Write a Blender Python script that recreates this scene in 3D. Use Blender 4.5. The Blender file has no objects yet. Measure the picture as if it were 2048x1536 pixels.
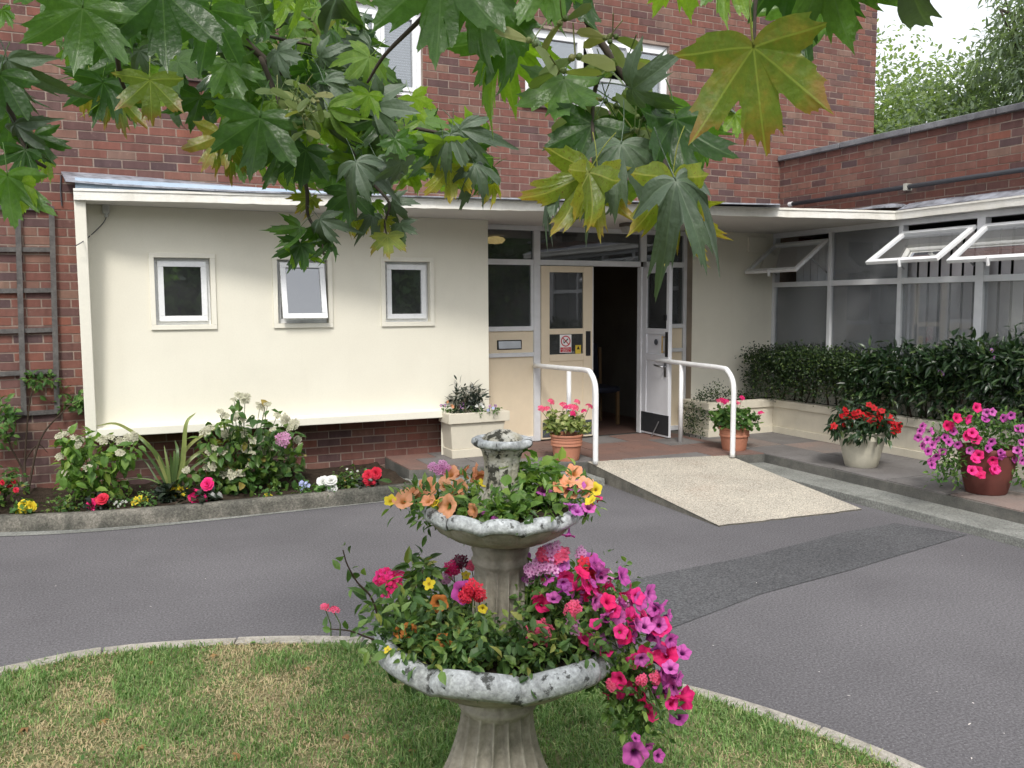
import bpy, math, random
import numpy as np
from mathutils import Vector, Matrix
random.seed(11); rng = np.random.default_rng(11)
sc = bpy.context.scene
COL = sc.collection
R_ = math.radians

# ------------------------------------------------------------------ camera
IW, IH = 2048, 1536
CX, CY = 1024.0, 768.0
VPL, VPR = (195., 613.), (4800., 592.)          # vanishing points of the two wall directions
FPX = math.sqrt(-((VPL[0]-CX)*(VPR[0]-CX)+(VPL[1]-CY)*(VPR[1]-CY)))
def nrm(v):
    v = np.array(v, float); return v/np.linalg.norm(v)
AX = nrm((VPR[0]-CX, VPR[1]-CY, FPX)); AY = nrm((VPL[0]-CX, VPL[1]-CY, FPX)); AZ = np.cross(AX, AY)
CM = np.array([AX, AY, AZ])                     # camera axes -> world axes
EYE = np.array([0., 0., 1.66])
def ray(px, py): return CM @ np.array([px-CX, py-CY, FPX])
def at_z(px, py, z): r = ray(px, py); return EYE + r*((z-EYE[2])/r[2])
def at_y(px, py, y): r = ray(px, py); return EYE + r*(y/r[1])
def at_x(px, py, x): r = ray(px, py); return EYE + r*(x/r[0])
def at_d(px, py, d): return EYE + ray(px, py)*(d/FPX)
def proj(P):
    c = (np.asarray(P, float)-EYE) @ CM
    return np.stack([CX+FPX*c[..., 0]/c[..., 2], CY+FPX*c[..., 1]/c[..., 2], c[..., 2]], -1)

cd = bpy.data.cameras.new('camera'); cam = bpy.data.objects.new('camera', cd); COL.objects.link(cam)
r3 = CM[:, 0]; u3 = -CM[:, 1]; b3 = -CM[:, 2]
cam.matrix_world = Matrix(((r3[0], u3[0], b3[0], EYE[0]), (r3[1], u3[1], b3[1], EYE[1]), (r3[2], u3[2], b3[2], EYE[2]), (0, 0, 0, 1)))
cd.sensor_width = 36; cd.lens = FPX/IW*36; cd.clip_start = .02; cd.clip_end = 600
sc.camera = cam

# ------------------------------------------------------------------ world, sun, exposure
SUN_EL, SUN_AZ = R_(48), R_(205)       # azimuth measured clockwise from +Y
w = bpy.data.worlds.new('World'); sc.world = w; w.use_nodes = True
nt = w.node_tree; nt.nodes.clear()
o = nt.nodes.new('ShaderNodeOutputWorld'); bg = nt.nodes.new('ShaderNodeBackground')
sky = nt.nodes.new('ShaderNodeTexSky'); sky.sky_type = 'NISHITA'; sky.sun_disc = False
sky.sun_elevation = SUN_EL; sky.sun_rotation = SUN_AZ; sky.air_density = 1.0; sky.dust_density = 4.0; sky.ozone_density = 1.0
hs = nt.nodes.new('ShaderNodeHueSaturation'); hs.inputs['Saturation'].default_value = .38; hs.inputs['Value'].default_value = 1.0
mx = nt.nodes.new('ShaderNodeMix'); mx.data_type = 'RGBA'; mx.inputs[0].default_value = .55
mx.inputs[7].default_value = (8.2, 8.4, 8.7, 1)          # an even bright cloud layer
bg.inputs[1].default_value = .118
nt.links.new(sky.outputs[0], hs.inputs['Color']); nt.links.new(hs.outputs[0], mx.inputs[6])
nt.links.new(mx.outputs[2], bg.inputs[0]); nt.links.new(bg.outputs[0], o.inputs[0])
sd = bpy.data.lights.new('sun', 'SUN'); sd.energy = 1.4; sd.angle = R_(11); sd.color = (1, .955, .89)
so = bpy.data.objects.new('sun', sd); COL.objects.link(so)
sdir = Vector((math.sin(SUN_AZ)*math.cos(SUN_EL), math.cos(SUN_AZ)*math.cos(SUN_EL), math.sin(SUN_EL)))
so.rotation_euler = sdir.to_track_quat('Z', 'Y').to_euler(); so.location = sdir*20
vs = sc.view_settings; vs.view_transform = 'Standard'; vs.look = 'None'; vs.gamma = 1; vs.exposure = .80; vs.use_curve_mapping = False
sc.cycles.use_denoising = True; sc.cycles.use_adaptive_sampling = True; sc.cycles.adaptive_threshold = .025
sc.cycles.max_bounces = 7; sc.cycles.diffuse_bounces = 3; sc.cycles.glossy_bounces = 3; sc.cycles.transmission_bounces = 6; sc.cycles.transparent_max_bounces = 10
sc.cycles.sample_clamp_indirect = 6; sc.cycles.caustics_reflective = False; sc.cycles.caustics_refractive = False

# ------------------------------------------------------------------ node / material helpers
class NT:
    def __init__(s, name):
        s.m = bpy.data.materials.new(name); s.m.use_nodes = True; s.t = s.m.node_tree; s.t.nodes.clear()
        s.out = s.n('ShaderNodeOutputMaterial')
    def n(s, typ, **k):
        nd = s.t.nodes.new('ShaderNode'+typ if not typ.startswith('ShaderNode') else typ)
        for a, b in k.items(): setattr(nd, a, b)
        return nd
    def l(s, a, b): s.t.links.new(a, b)
    def put(s, sock, v):
        if hasattr(v, 'is_output'): s.l(v, sock)
        else:
            if isinstance(v, (tuple, list)) and len(v) == 3 and sock.type == 'RGBA': v = (*v, 1)
            sock.default_value = v
    def math(s, op, a, b=0.0, c=None, clamp=False):
        nd = s.n('Math', operation=op, use_clamp=clamp); s.put(nd.inputs[0], a); s.put(nd.inputs[1], b)
        if c is not None: s.put(nd.inputs[2], c)
        return nd.outputs[0]
    def mix(s, f, a, b, blend='MIX'):
        nd = s.n('Mix', data_type='RGBA', blend_type=blend); s.put(nd.inputs[0], f); s.put(nd.inputs[6], a); s.put(nd.inputs[7], b); return nd.outputs[2]
    def pos(s): return s.n('NewGeometry').outputs['Position']
    def noise(s, scale, detail=4, rough=.55, vec=None, dist=0, col=False):
        nd = s.n('TexNoise'); nd.inputs['Scale'].default_value = scale; nd.inputs['Detail'].default_value = detail
        nd.inputs['Roughness'].default_value = rough; nd.inputs['Distortion'].default_value = dist
        s.l(vec if vec is not None else s.pos(), nd.inputs['Vector']); return nd.outputs[1 if col else 0]
    def ramp(s, f, stops, interp='LINEAR'):
        nd = s.n('ValToRGB'); cr = nd.color_ramp; cr.interpolation = interp
        while len(cr.elements) < len(stops): cr.elements.new(.5)
        for e, (p, c) in zip(cr.elements, stops):
            e.position = p; e.color = (*c, 1) if isinstance(c, (tuple, list)) else (c, c, c, 1)
        s.put(nd.inputs[0], f); return nd.outputs[0]
    def smooth(s, v, a, b):
        nd = s.n('MapRange', interpolation_type='SMOOTHSTEP'); s.put(nd.inputs[0], v); nd.inputs[1].default_value = a; nd.inputs[2].default_value = b; return nd.outputs[0]
    def scaled(s, sx, sy, sz):
        nd = s.n('Mapping'); nd.inputs['Scale'].default_value = (sx, sy, sz); s.l(s.pos(), nd.inputs[0]); return nd.outputs[0]
    def rnd(s):
        a = s.n('NewGeometry').outputs['Random Per Island']; b = s.n('ObjectInfo').outputs['Random']
        return s.math('FRACT', s.math('ADD', a, b))
    def bump(s, h, strength, dist=.01):
        nd = s.n('Bump'); nd.inputs['Strength'].default_value = strength; nd.inputs['Distance'].default_value = dist; s.put(nd.inputs['Height'], h); return nd.outputs[0]
    def bsdf(s, color, rough=.7, spec=.3, bump=None, metal=0, coat=0):
        p = s.n('BsdfPrincipled'); s.put(p.inputs['Base Color'], color); s.put(p.inputs['Roughness'], rough)
        s.put(p.inputs['Specular IOR Level'], spec); p.inputs['Metallic'].default_value = metal; p.inputs['Coat Weight'].default_value = coat
        if bump is not None: s.l(bump, p.inputs['Normal'])
        return p.outputs[0]
    def end(s, sh): s.l(sh, s.out.inputs[0]); return s.m

MAT = {}
def surf(name, c1, c2, scale=3, rough=.75, spec=.3, bscale=90, bstr=.3, bdist=.004, speck=None, stain=None, streak=None, metal=0, fine=.25, grit=None):
    """weathered surface: two-tone broad noise, fine grain, optional specks, stains and vertical streaks"""
    t = NT(name)
    n1 = t.noise(scale, 4, .6); c = t.mix(t.smooth(n1, .32, .68), c1, c2)
    g = t.noise(bscale*.6, 3, .6)
    c = t.mix(fine, c, t.mix(1.0, c, t.ramp(g, [(.2, .45), (.8, 1.55)]), 'MULTIPLY'))
    if stain:
        col, ssc, lo, hi, amt = stain
        c = t.mix(t.math('MULTIPLY', t.smooth(t.noise(ssc, 5, .65), lo, hi), amt), c, col)
    if grit:
        gs, ga = grit
        c = t.mix(ga, c, t.mix(1.0, c, t.ramp(t.noise(gs, 2, .75), [(.3, .35), (.5, 1.0), (.7, 1.75)]), 'MULTIPLY'))
    if streak:
        col, amt = streak
        c = t.mix(t.math('MULTIPLY', t.smooth(t.noise(1, 5, .6, t.scaled(9, 9, .7)), .5, .75), amt), c, col)
    if speck:
        col, ssc, thr, amt = speck
        v = t.n('TexVoronoi'); v.inputs['Scale'].default_value = ssc; t.l(t.pos(), v.inputs[0])
        c = t.mix(t.math('MULTIPLY', t.smooth(v.outputs[0], thr, thr*.6), amt), c, col)
    b = t.bump(t.noise(bscale, 2, .65), bstr, bdist)
    MAT[name] = t.end(t.bsdf(c, rough, spec, b, metal)); return MAT[name]

def leafmat(name, stops, rough=.45, spec=.35, trans=.3, tcol=None, sc_=0, bump=0):
    t = NT(name); r = t.rnd(); c = t.ramp(r, stops)
    c = t.mix(.5, c, t.mix(1.0, c, t.ramp(t.noise(7, 3), [(.25, .5), (.75, 1.5)]), 'MULTIPLY'))
    p = t.bsdf(c, rough, spec)
    tr = t.n('BsdfTranslucent'); t.l(t.mix(1.0, c, tcol or (1.5, 1.7, .6), 'MULTIPLY'), tr.inputs[0])
    ms = t.n('MixShader'); ms.inputs[0].default_value = trans; t.l(p, ms.inputs[1]); t.l(tr.outputs[0], ms.inputs[2])
    MAT[name] = t.end(ms.outputs[0]); return MAT[name]

def petalmat(name, c1, c2, throat, tr=.3, edge=None, t0=.12, t1=.4, veins=0):
    """petal: colour c1..c2 at random, dark or pale throat from the petal's own radial coordinate"""
    t = NT(name); uv = t.n('UVMap').outputs[0]; sp = t.n('SeparateXYZ'); t.l(uv, sp.inputs[0])
    c = t.mix(t.rnd(), c1, c2)
    if edge: c = t.mix(t.smooth(sp.outputs[0], .7, 1.0), c, edge)
    if veins:
        wv = t.math('SINE', t.math('MULTIPLY', sp.outputs[1], 6.2832*veins))
        c = t.mix(t.math('MULTIPLY', t.smooth(wv, .2, 1.0), .3), c, throat)
    c = t.mix(t.smooth(sp.outputs[0], t1, t0), c, throat)
    p = t.bsdf(c, .55, .2); b = t.n('BsdfTranslucent'); t.l(c, b.inputs[0])
    ms = t.n('MixShader'); ms.inputs[0].default_value = tr; t.l(p, ms.inputs[1]); t.l(b.outputs[0], ms.inputs[2])
    MAT[name] = t.end(ms.outputs[0]); return MAT[name]

def plain(name, col, rough=.5, spec=.4, metal=0, var=.12, bstr=.08, emit=0):
    t = NT(name); n1 = t.noise(9, 5, .6)
    c = t.mix(1.0, col, t.ramp(n1, [(.2, 1-var), (.8, 1+var)]), 'MULTIPLY')
    s_ = t.bsdf(c, t.ramp(t.noise(23, 4), [(.3, rough*.85), (.7, min(1, rough*1.15))]), spec, t.bump(t.noise(60, 3), bstr, .003), metal)
    if emit:
        e = t.n('Emission'); e.inputs[0].default_value = (*col, 1); e.inputs[1].default_value = emit; s_ = e.outputs[0]
    MAT[name] = t.end(s_); return MAT[name]

def glassmat(name, tint=(.62, .66, .66), refl=1.0, haze=.03):
    t = NT(name); tr = t.n('BsdfTransparent'); tr.inputs[0].default_value = (*tint, 1)
    g = t.n('BsdfGlossy'); g.inputs[0].default_value = (.95, .97, 1, 1); g.inputs['Roughness'].default_value = .015
    t.l(t.bump(t.noise(2.3, 2), .02, .02), g.inputs['Normal'])
    fr = t.n('Fresnel'); fr.inputs[0].default_value = 1.52
    ms = t.n('MixShader'); t.l(t.math('MULTIPLY', fr.outputs[0], 3.4*refl, clamp=True), ms.inputs[0]); t.l(tr.outputs[0], ms.inputs[1]); t.l(g.outputs[0], ms.inputs[2])
    df = t.n('BsdfDiffuse'); df.inputs[0].default_value = (.62, .64, .66, 1); m2 = t.n('MixShader'); t.l(t.math('MULTIPLY', t.ramp(t.noise(3, 4), [(.3, .7), (.7, 1.3)]), haze), m2.inputs[0]); t.l(ms.outputs[0], m2.inputs[1]); t.l(df.outputs[0], m2.inputs[2])   # bright glare veil put into the pane as a pale diffuse layer
    MAT[name] = t.end(m2.outputs[0]); return MAT[name]

# ------------------------------------------------------------------ mesh helpers
class MB:
    def __init__(s): s.v = []; s.f = []; s.uv = []; s.n = 0
    def add(s, V, F, uv=None):
        V = [tuple(map(float, p)) for p in V]; s.v += V
        s.f += [tuple(i+s.n for i in f) for f in F]
        s.uv += list(uv) if uv is not None else [(0., 0.)]*len(V)
        s.n += len(V); return s
    def box(s, x0, x1, y0, y1, z0, z1):
        return s.add([(x0,y0,z0),(x1,y0,z0),(x1,y1,z0),(x0,y1,z0),(x0,y0,z1),(x1,y0,z1),(x1,y1,z1),(x0,y1,z1)],
                     [(0,3,2,1),(4,5,6,7),(0,1,5,4),(1,2,6,5),(2,3,7,6),(3,0,4,7)])
    def hexa(s, P): return s.add(P, [(0,3,2,1),(4,5,6,7),(0,1,5,4),(1,2,6,5),(2,3,7,6),(3,0,4,7)])
    def bar(s, a, b, w, h, up=(0,0,1)):
        a = np.array(a, float); b = np.array(b, float); d = nrm(b-a); sd_ = nrm(np.cross(d, up)); u = np.cross(sd_, d)
        P = [p+sd_*i*w/2+u*j*h/2 for p in (a, b) for i, j in ((-1,-1),(1,-1),(1,1),(-1,1))]
        return s.add(P, [(0,1,2,3),(7,6,5,4),(0,4,5,1),(1,5,6,2),(2,6,7,3),(3,7,4,0)])
    def prism(s, poly, z0, z1):
        n = len(poly); V = [(x, y, z0) for x, y in poly]+[(x, y, z1) for x, y in poly]
        return s.add(V, [tuple(range(n))[::-1], tuple(range(n, 2*n))]+[(i, (i+1) % n, n+(i+1) % n, n+i) for i in range(n)])
    def tube(s, pts, rad, seg=10, cap=True):
        pts = np.array(pts, float); n = len(pts)
        rad = np.full(n, rad) if np.isscalar(rad) else np.array(rad, float)
        t = np.gradient(pts, axis=0); V = []; ref = None
        for i in range(n):
            d = nrm(t[i])
            if ref is None: ref = np.cross(d, (0, 0, 1) if abs(d[2]) < .9 else (1, 0, 0))
            a = nrm(ref-d*np.dot(ref, d)); b = np.cross(d, a); ref = a
            for k in range(seg):
                th = 2*math.pi*k/seg; V.append(pts[i]+rad[i]*(a*math.cos(th)+b*math.sin(th)))
        F = [(i*seg+k, i*seg+(k+1) % seg, (i+1)*seg+(k+1) % seg, (i+1)*seg+k) for i in range(n-1) for k in range(seg)]
        if cap: F += [tuple(range(seg))[::-1], tuple(range((n-1)*seg, n*seg))]
        return s.add(V, F)
    def lathe(s, prof, seg=32, c=(0, 0, 0), fn=None, caps=True):
        V = []; n = len(prof)
        for i, (r, z) in enumerate(prof):
            for k in range(seg):
                th = 2*math.pi*k/seg; rr, zz = (r, z) if fn is None else fn(i, r, z, th)
                V.append((c[0]+rr*math.cos(th), c[1]+rr*math.sin(th), c[2]+zz))
        F = [(i*seg+k, i*seg+(k+1) % seg, (i+1)*seg+(k+1) % seg, (i+1)*seg+k) for i in range(n-1) for k in range(seg)]
        if caps: F += [tuple(range(seg))[::-1], tuple(range((n-1)*seg, n*seg))]
        return s.add(V, F)
    def mesh(s, name, mat=None, smooth=False):
        me = bpy.data.meshes.new(name); me.from_pydata(s.v, [], s.f)
        if any(u != (0., 0.) for u in s.uv):
            uvl = me.uv_layers.new(name='UVMap'); li = np.zeros(len(me.loops), int); me.loops.foreach_get('vertex_index', li)
            uvl.data.foreach_set('uv', np.array(s.uv)[li].ravel())
        if mat: me.materials.append(MAT[mat] if isinstance(mat, str) else mat)
        if smooth: me.polygons.foreach_set('use_smooth', [True]*len(me.polygons))
        me.update(); return me

def fast_mesh(name, V, T, mat=None, smooth=False, uv=None):
    me = bpy.data.meshes.new(name); V = np.asarray(V, np.float32); T = np.asarray(T, np.int32)
    me.vertices.add(len(V)); me.vertices.foreach_set('co', V.ravel())
    me.loops.add(T.size); me.loops.foreach_set('vertex_index', T.ravel())
    me.polygons.add(len(T)); me.polygons.foreach_set('loop_start', np.arange(0, T.size, 3, dtype=np.int32))
    if uv is not None: me.uv_layers.new(name='UVMap').data.foreach_set('uv', np.asarray(uv, np.float32)[T.ravel()].ravel())
    if mat: me.materials.append(MAT[mat])
    me.polygons.foreach_set('use_smooth', np.full(len(T), bool(smooth)))
    me.update(calc_edges=True); me.validate(); return me

def tag(o_, label=None, cat=None, group=None, kind=None):
    for k, v in (('label', label), ('category', cat), ('group', group), ('kind', kind)):
        if v: o_[k] = v
    return o_
def link(name, me, parent=None, M=None, kind=None):
    o_ = bpy.data.objects.new(name, me); COL.objects.link(o_)
    if M is not None: o_.matrix_basis = M
    if parent is not None:
        o_.parent = parent; o_.matrix_parent_inverse = parent.matrix_basis.inverted()
    if kind: o_['kind'] = kind
    return o_
def thing(name, label, cat, loc=(0, 0, 0), group=None, kind=None):
    o_ = bpy.data.objects.new(name, None); COL.objects.link(o_); o_.matrix_basis = Matrix.Translation(Vector(loc)); o_.empty_display_size = .1
    return tag(o_, label, cat, group, kind)
def part(name, mb, mat, parent=None, smooth=False, bevel=0, M=None, kind=None):
    o_ = link(name, mb.mesh(name, mat, smooth), parent, M, kind)
    if bevel:
        m = o_.modifiers.new('bevel', 'BEVEL'); m.width = bevel; m.segments = 2; m.limit_method = 'ANGLE'; m.angle_limit = R_(40)
    return o_

def frame_mat(p, y, z):
    """matrix with local y along y and local z close to z"""
    y = nrm(y); x = nrm(np.cross(y, z)); z = np.cross(x, y)
    return Matrix(((x[0], y[0], z[0], p[0]), (x[1], y[1], z[1], p[1]), (x[2], y[2], z[2], p[2]), (0, 0, 0, 1)))
def scale_mat(M, s): return M @ Matrix.Diagonal((s, s, s, 1)) if np.isscalar(s) else M @ Matrix.Diagonal((*s, 1))

def unit(V): return V/np.maximum(np.linalg.norm(V, axis=-1, keepdims=True), 1e-9)
def rand_dirs(n): return unit(rng.normal(size=(n, 3)))
LEAF_T = [0, .3, .68]; 
def leaf_arrays(P, D, Nn, L, W, fold=.18, bend=.25, shape=(.95, .8), tip=1.0):
    """many simple leaves with a folded midrib, 8 verts / 8 tris each"""
    n = len(P); L = np.broadcast_to(np.asarray(L, float), (n,))[:, None]; W = np.broadcast_to(np.asarray(W, float), (n,))[:, None]
    D = unit(D); S = unit(np.cross(D, Nn)); N2 = np.cross(S, D)
    f = lambda t, wd, sg: P+D*L*t-N2*L*bend*t*t+S*W*.5*wd*sg+N2*abs(sg)*W*.5*wd*fold*2
    V = np.stack([P, f(.32, shape[0], -1), f(.32, shape[0], 0), f(.32, shape[0], 1), f(.68, shape[1], -1), f(.68, shape[1], 0), f(.68, shape[1], 1), f(tip, 0, 0)], 1)
    T0 = np.array([(0,2,1),(0,3,2),(1,2,5),(1,5,4),(2,3,6),(2,6,5),(4,5,7),(5,6,7)])
    T = (T0[None]+8*np.arange(n)[:, None, None]).reshape(-1, 3)
    return V.reshape(-1, 3), T
def join_arrays(*vts):
    Vs, Ts, k = [], [], 0
    for V, T in vts: Vs.append(V); Ts.append(T+k); k += len(V)
    return np.concatenate(Vs), np.concatenate(Ts)
def leaf_cloud(centers, spread, per, L, W, up=.5, out=.6, bend=.3, fold=.18, droop=0.0, core=None, lv=.3):
    """leaves scattered round clump centres, pointing outwards and a little up"""
    C = np.repeat(np.asarray(centers, float), per, 0); off = rng.normal(size=C.shape)*np.asarray(spread)
    P = C+off; n = len(P)
    D = unit(unit(off)*out+rand_dirs(n)*.7+np.array([0, 0, -droop]))
    Nn = unit(rand_dirs(n)*.8+np.array([0, -.25, up*1.6]))
    s = 1+rng.uniform(-lv, lv, n)
    return leaf_arrays(P, D, Nn, L*s, W*s, fold, bend)
# ------------------------------------------------------------------ materials of the place
surf('tarmac', (.112, .108, .114), (.142, .137, .144), .5, .92, .2, 220, .12, .003, speck=((.42, .41, .40), 34, .085, .6), stain=((.085, .08, .085), .9, .5, .8, .35), fine=.5, grit=(80, .55))
surf('tarmac_patch', (.075, .076, .08), (.095, .096, .10), 1.1, .92, .22, 220, .3, .003, speck=((.3, .3, .3), 34, .09, .5), fine=.5, grit=(75, .75))
surf('kerb_concrete', (.22, .205, .175), (.13, .125, .105), 5, .92, .2, 160, .6, .006, stain=((.05, .052, .045), 2.6, .40, .66, .8), grit=(60, .6), fine=.5)
surf('edging_stone', (.42, .39, .34), (.30, .28, .24), 7, .9, .2, 110, .8, .006, stain=((.10, .10, .08), 9, .52, .72, .7), speck=((.62, .6, .55), 90, .25, .6), fine=.5)
surf('aggregate', (.50, .46, .385), (.42, .385, .325), 1.3, .9, .25, 110, .9, .008, speck=((.22, .16, .11), 42, .20, .6), stain=((.36, .27, .21), 1.6, .5, .8, .45), fine=.4, grit=(85, .8))
surf('ramp_side', (.20, .19, .16), (.12, .115, .1), 7, .95, .2, 130, .9, .008, fine=.5)
surf('step_concrete', (.25, .255, .235), (.18, .185, .17), 2.2, .9, .2, 150, .5, .004, stain=((.09, .095, .085), 3, .5, .75, .6), fine=.4, grit=(70, .5))
surf('step_edge', (.16, .155, .14), (.10, .1, .092), 4, .92, .2, 150, .6, .005, stain=((.3, .27, .23), 5, .58, .75, .6), fine=.4)
surf('slab_red', (.215, .125, .10), (.165, .11, .095), 2.4, .85, .3, 120, .35, .003, stain=((.10, .085, .078), 2.5, .5, .75, .7), fine=.35)
surf('slab_grey', (.19, .18, .175), (.15, .14, .135), 2.2, .88, .25, 120, .35, .003, stain=((.09, .085, .08), 2.6, .5, .75, .6), fine=.35)
surf('slab_pink', (.25, .19, .165), (.2, .175, .16), 2.4, .88, .25, 120, .35, .003, fine=.35)
surf('mortar', (.32, .255, .215), (.26, .205, .172), 9, .95, .15, 140, .5, .003)
surf('render_cream', (.78, .752, .645), (.745, .715, .61), 1.2, .8, .25, 130, .25, .002, streak=((.60, .575, .48), .10), stain=((.60, .58, .50), 1.3, .5, .85, .35), fine=.05)
surf('trim_cream', (.80, .775, .675), (.76, .735, .64), 2, .7, .3, 80, .15, .002, fine=.06)
surf('fascia_white', (.80, .79, .74), (.74, .72, .655), 3, .75, .3, 45, .55, .006, streak=((.56, .53, .46), .35), fine=.1)
surf('soffit_paint', (.60, .585, .56), (.56, .545, .52), 1.4, .85, .2, 60, .25, .003, fine=.06)
surf('lead', (.20, .205, .23), (.34, .36, .41), 6, .55, .4, 40, .5, .006, stain=((.07, .075, .085), 9, .5, .66, .8), fine=.3)
surf('blue_flashing', (.34, .44, .55), (.40, .48, .57), 4, .6, .35, 50, .25, .003, stain=((.08, .09, .1), 14, .62, .7, .8), fine=.12)
surf('coping', (.14, .14, .15), (.22, .225, .24), 3.5, .9, .2, 90, .6, .005, stain=((.04, .042, .05), 2.5, .48, .7, .85), streak=((.35, .36, .38), .25), fine=.4)
surf('soil', (.035, .026, .019), (.06, .045, .033), 14, 1, .1, 45, 1, .02, fine=.6)
surf('lawn_soil', (.10, .13, .05), (.22, .20, .11), 4, 1, .1, 60, .9, .01, fine=.5)
surf('terracotta', (.46, .20, .125), (.38, .165, .105), 5, .75, .25, 80, .12, .002, stain=((.55, .36, .28), 6, .6, .78, .35), fine=.12)
surf('terracotta_dark', (.15, .048, .038), (.12, .042, .034), 5, .7, .3, 80, .12, .002, fine=.12)
surf('pot_cream', (.55, .52, .42), (.47, .45, .37), 5, .7, .3, 70, .12, .002, streak=((.38, .36, .29), .3), fine=.1)
surf('box_cream', (.66, .61, .50), (.61, .57, .47), 3, .75, .3, 90, .15, .002, streak=((.5, .46, .37), .3), fine=.08)
surf('fountain_pale', (.46, .485, .50), (.33, .345, .35), 9, .85, .25, 70, .6, .005, stain=((.05, .052, .048), 21, .545, .62, .92), grit=(55, .5), streak=((.16, .16, .15), .35), fine=.35)
surf('fountain_stone', (.37, .345, .29), (.26, .24, .195), 8, .9, .2, 80, .6, .005, streak=((.10, .09, .07), .7), stain=((.12, .115, .085), 9, .52, .72, .6), fine=.35)
surf('fountain_lichen', (.52, .51, .46), (.30, .28, .21), 18, .95, .2, 60, .9, .008, stain=((.035, .035, .027), 30, .47, .58, .95), fine=.4)
surf('timber_grey', (.085, .08, .078), (.13, .125, .12), 12, .9, .2, 90, .5, .003, fine=.5)
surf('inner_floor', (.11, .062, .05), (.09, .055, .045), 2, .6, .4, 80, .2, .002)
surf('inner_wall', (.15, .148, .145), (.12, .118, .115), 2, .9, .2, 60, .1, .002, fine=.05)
surf('inner_dark', (.36, .36, .35), (.30, .30, .30), 2, .9, .2, 60, .1, .002, fine=.05)
plain('white_paint', (.78, .785, .79), .38, .5)
plain('frame_grey_white', (.66, .67, .69), .45, .4, var=.1)
plain('upvc', (.80, .815, .83), .28, .5, var=.03)
plain('door_cream', (.74, .635, .475), .5, .4, var=.05)
plain('door_white', (.66, .67, .705), .42, .45, var=.06)
plain('tan_paint', (.36, .30, .235), .7, .3)
plain('kick_plate', (.028, .03, .034), .45, .4)
plain('kick_slate', (.07, .078, .09), .5, .4)
plain('black_plastic', (.016, .016, .018), .45, .4)
plain('pipe_dark', (.055, .06, .07), .55, .4)
plain('steel', (.45, .46, .48), .35, .5, metal=1)
plain('brass', (.55, .38, .14), .4, .5, metal=1)
plain('grey_box', (.48, .49, .48), .6, .3)
plain('sign_white', (.85, .85, .85), .4, .4, var=.02)
plain('sign_red', (.50, .018, .03), .4, .4, var=.02)
plain('sign_black', (.01, .01, .012), .4, .4, var=.02)
plain('sign_yellow', (.68, .50, .06), .4, .4, var=.02)
plain('chair_blue', (.012, .014, .026), .7, .3)
plain('wood', (.16, .10, .05), .5, .4)
plain('lamp_base', (.10, .085, .07), .5, .4)
plain('lamp_glass', (.42, .41, .39), .25, .5)
plain('bulb_glow', (1.0, .62, .25), emit=2.2)
plain('tile_sill', (.10, .075, .065), .7, .3)
plain('vent_grey', (.42, .42, .38), .7, .3)
glassmat('glass', refl=1.6, haze=.05); glassmat('glass_dark', (.30, .33, .33), .55, .07); glassmat('glass_clear', (.92, .93, .93), .4, .17)

def blind_material(name, col, tr):
    t = NT(name); c = t.mix(1.0, col, t.ramp(t.noise(6, 3), [(.2, .9), (.8, 1.1)]), 'MULTIPLY'); p = t.bsdf(c, .85, .2); b = t.n('BsdfTranslucent'); t.l(c, b.inputs[0])
    ms = t.n('MixShader'); ms.inputs[0].default_value = tr; t.l(p, ms.inputs[1]); t.l(b.outputs[0], ms.inputs[2]); MAT[name] = t.end(ms.outputs[0])
blind_material('blind', (.82, .78, .80), .12); blind_material('blind_dark', (.72, .75, .80), .08)
def brick_material(name, shift=0):
    t = NT(name); r = t.rnd()
    c = t.ramp(r, [(0, (.115, .062, .056)), (.08, (.095, .062, .062)), (.16, (.14, .07, .058)), (.3, (.18, .078, .060)), (.45, (.155, .072, .058)), (.58, (.20, .09, .068)), (.68, (.205, .12, .09)),
                   (.78, (.17, .077, .062)), (.87, (.225, .09, .062)), (.94, (.125, .075, .07)), (1.0, (.215, .135, .10))])
    c = t.mix(1.0, c, (.96, .97, 1.0), 'MULTIPLY')
    c = t.mix(.4, c, t.mix(1.0, c, t.ramp(t.noise(1, 4, .6, t.scaled(22, 22, 5)), [(.25, .5), (.75, 1.5)]), 'MULTIPLY'))
    c = t.mix(t.math('MULTIPLY', t.smooth(t.noise(1.1, 5, .6), .52, .75), .45), c, (.12, .095, .09))
    c = t.mix(t.math('MULTIPLY', t.smooth(t.noise(30, 4, .6), .60, .8), .3), c, (.42, .30, .24))
    MAT[name] = t.end(t.bsdf(c, .9, .2, t.bump(t.noise(130, 4, .65), .5, .003)))
brick_material('brick')

# ------------------------------------------------------------------ planes of the place (metres)
YB = 8.48      # brick front wall
YP = 8.22      # rendered panel of the porch
YF = 8.10      # front of the panel's raised border
YD = 8.64      # door screen
YR = 8.50      # rendered wall right of the doors
XG = 7.54      # glazing of the side wing
XB = 7.58      # brick parapet of the side wing
YPL_ = 8.40    # brick plinth under the panel
ZS = 2.505     # porch soffit
ZP = .16       # terrace level

# ---- ground
g = MB(); g.add([(-140, -140, 0), (140, -140, 0), (140, 140, 0), (-140, 140, 0)], [(0, 1, 2, 3)])
road = part('driveway', g, 'tarmac', kind='structure')
P = [at_z(*p, .004)[:2] for p in [(1050, 1215), (1241, 1163), (1500, 1112), (1690, 1064), (1790, 1046), (1935, 1069), (1700, 1140), (1520, 1188), (1337, 1258), (1150, 1345)]]
g = MB(); n = len(P); g.add([(x, y, .004) for x, y in P], [tuple(range(n))[::-1]]); part('tarmac_patch', g, 'tarmac_patch', kind='structure')

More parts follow.
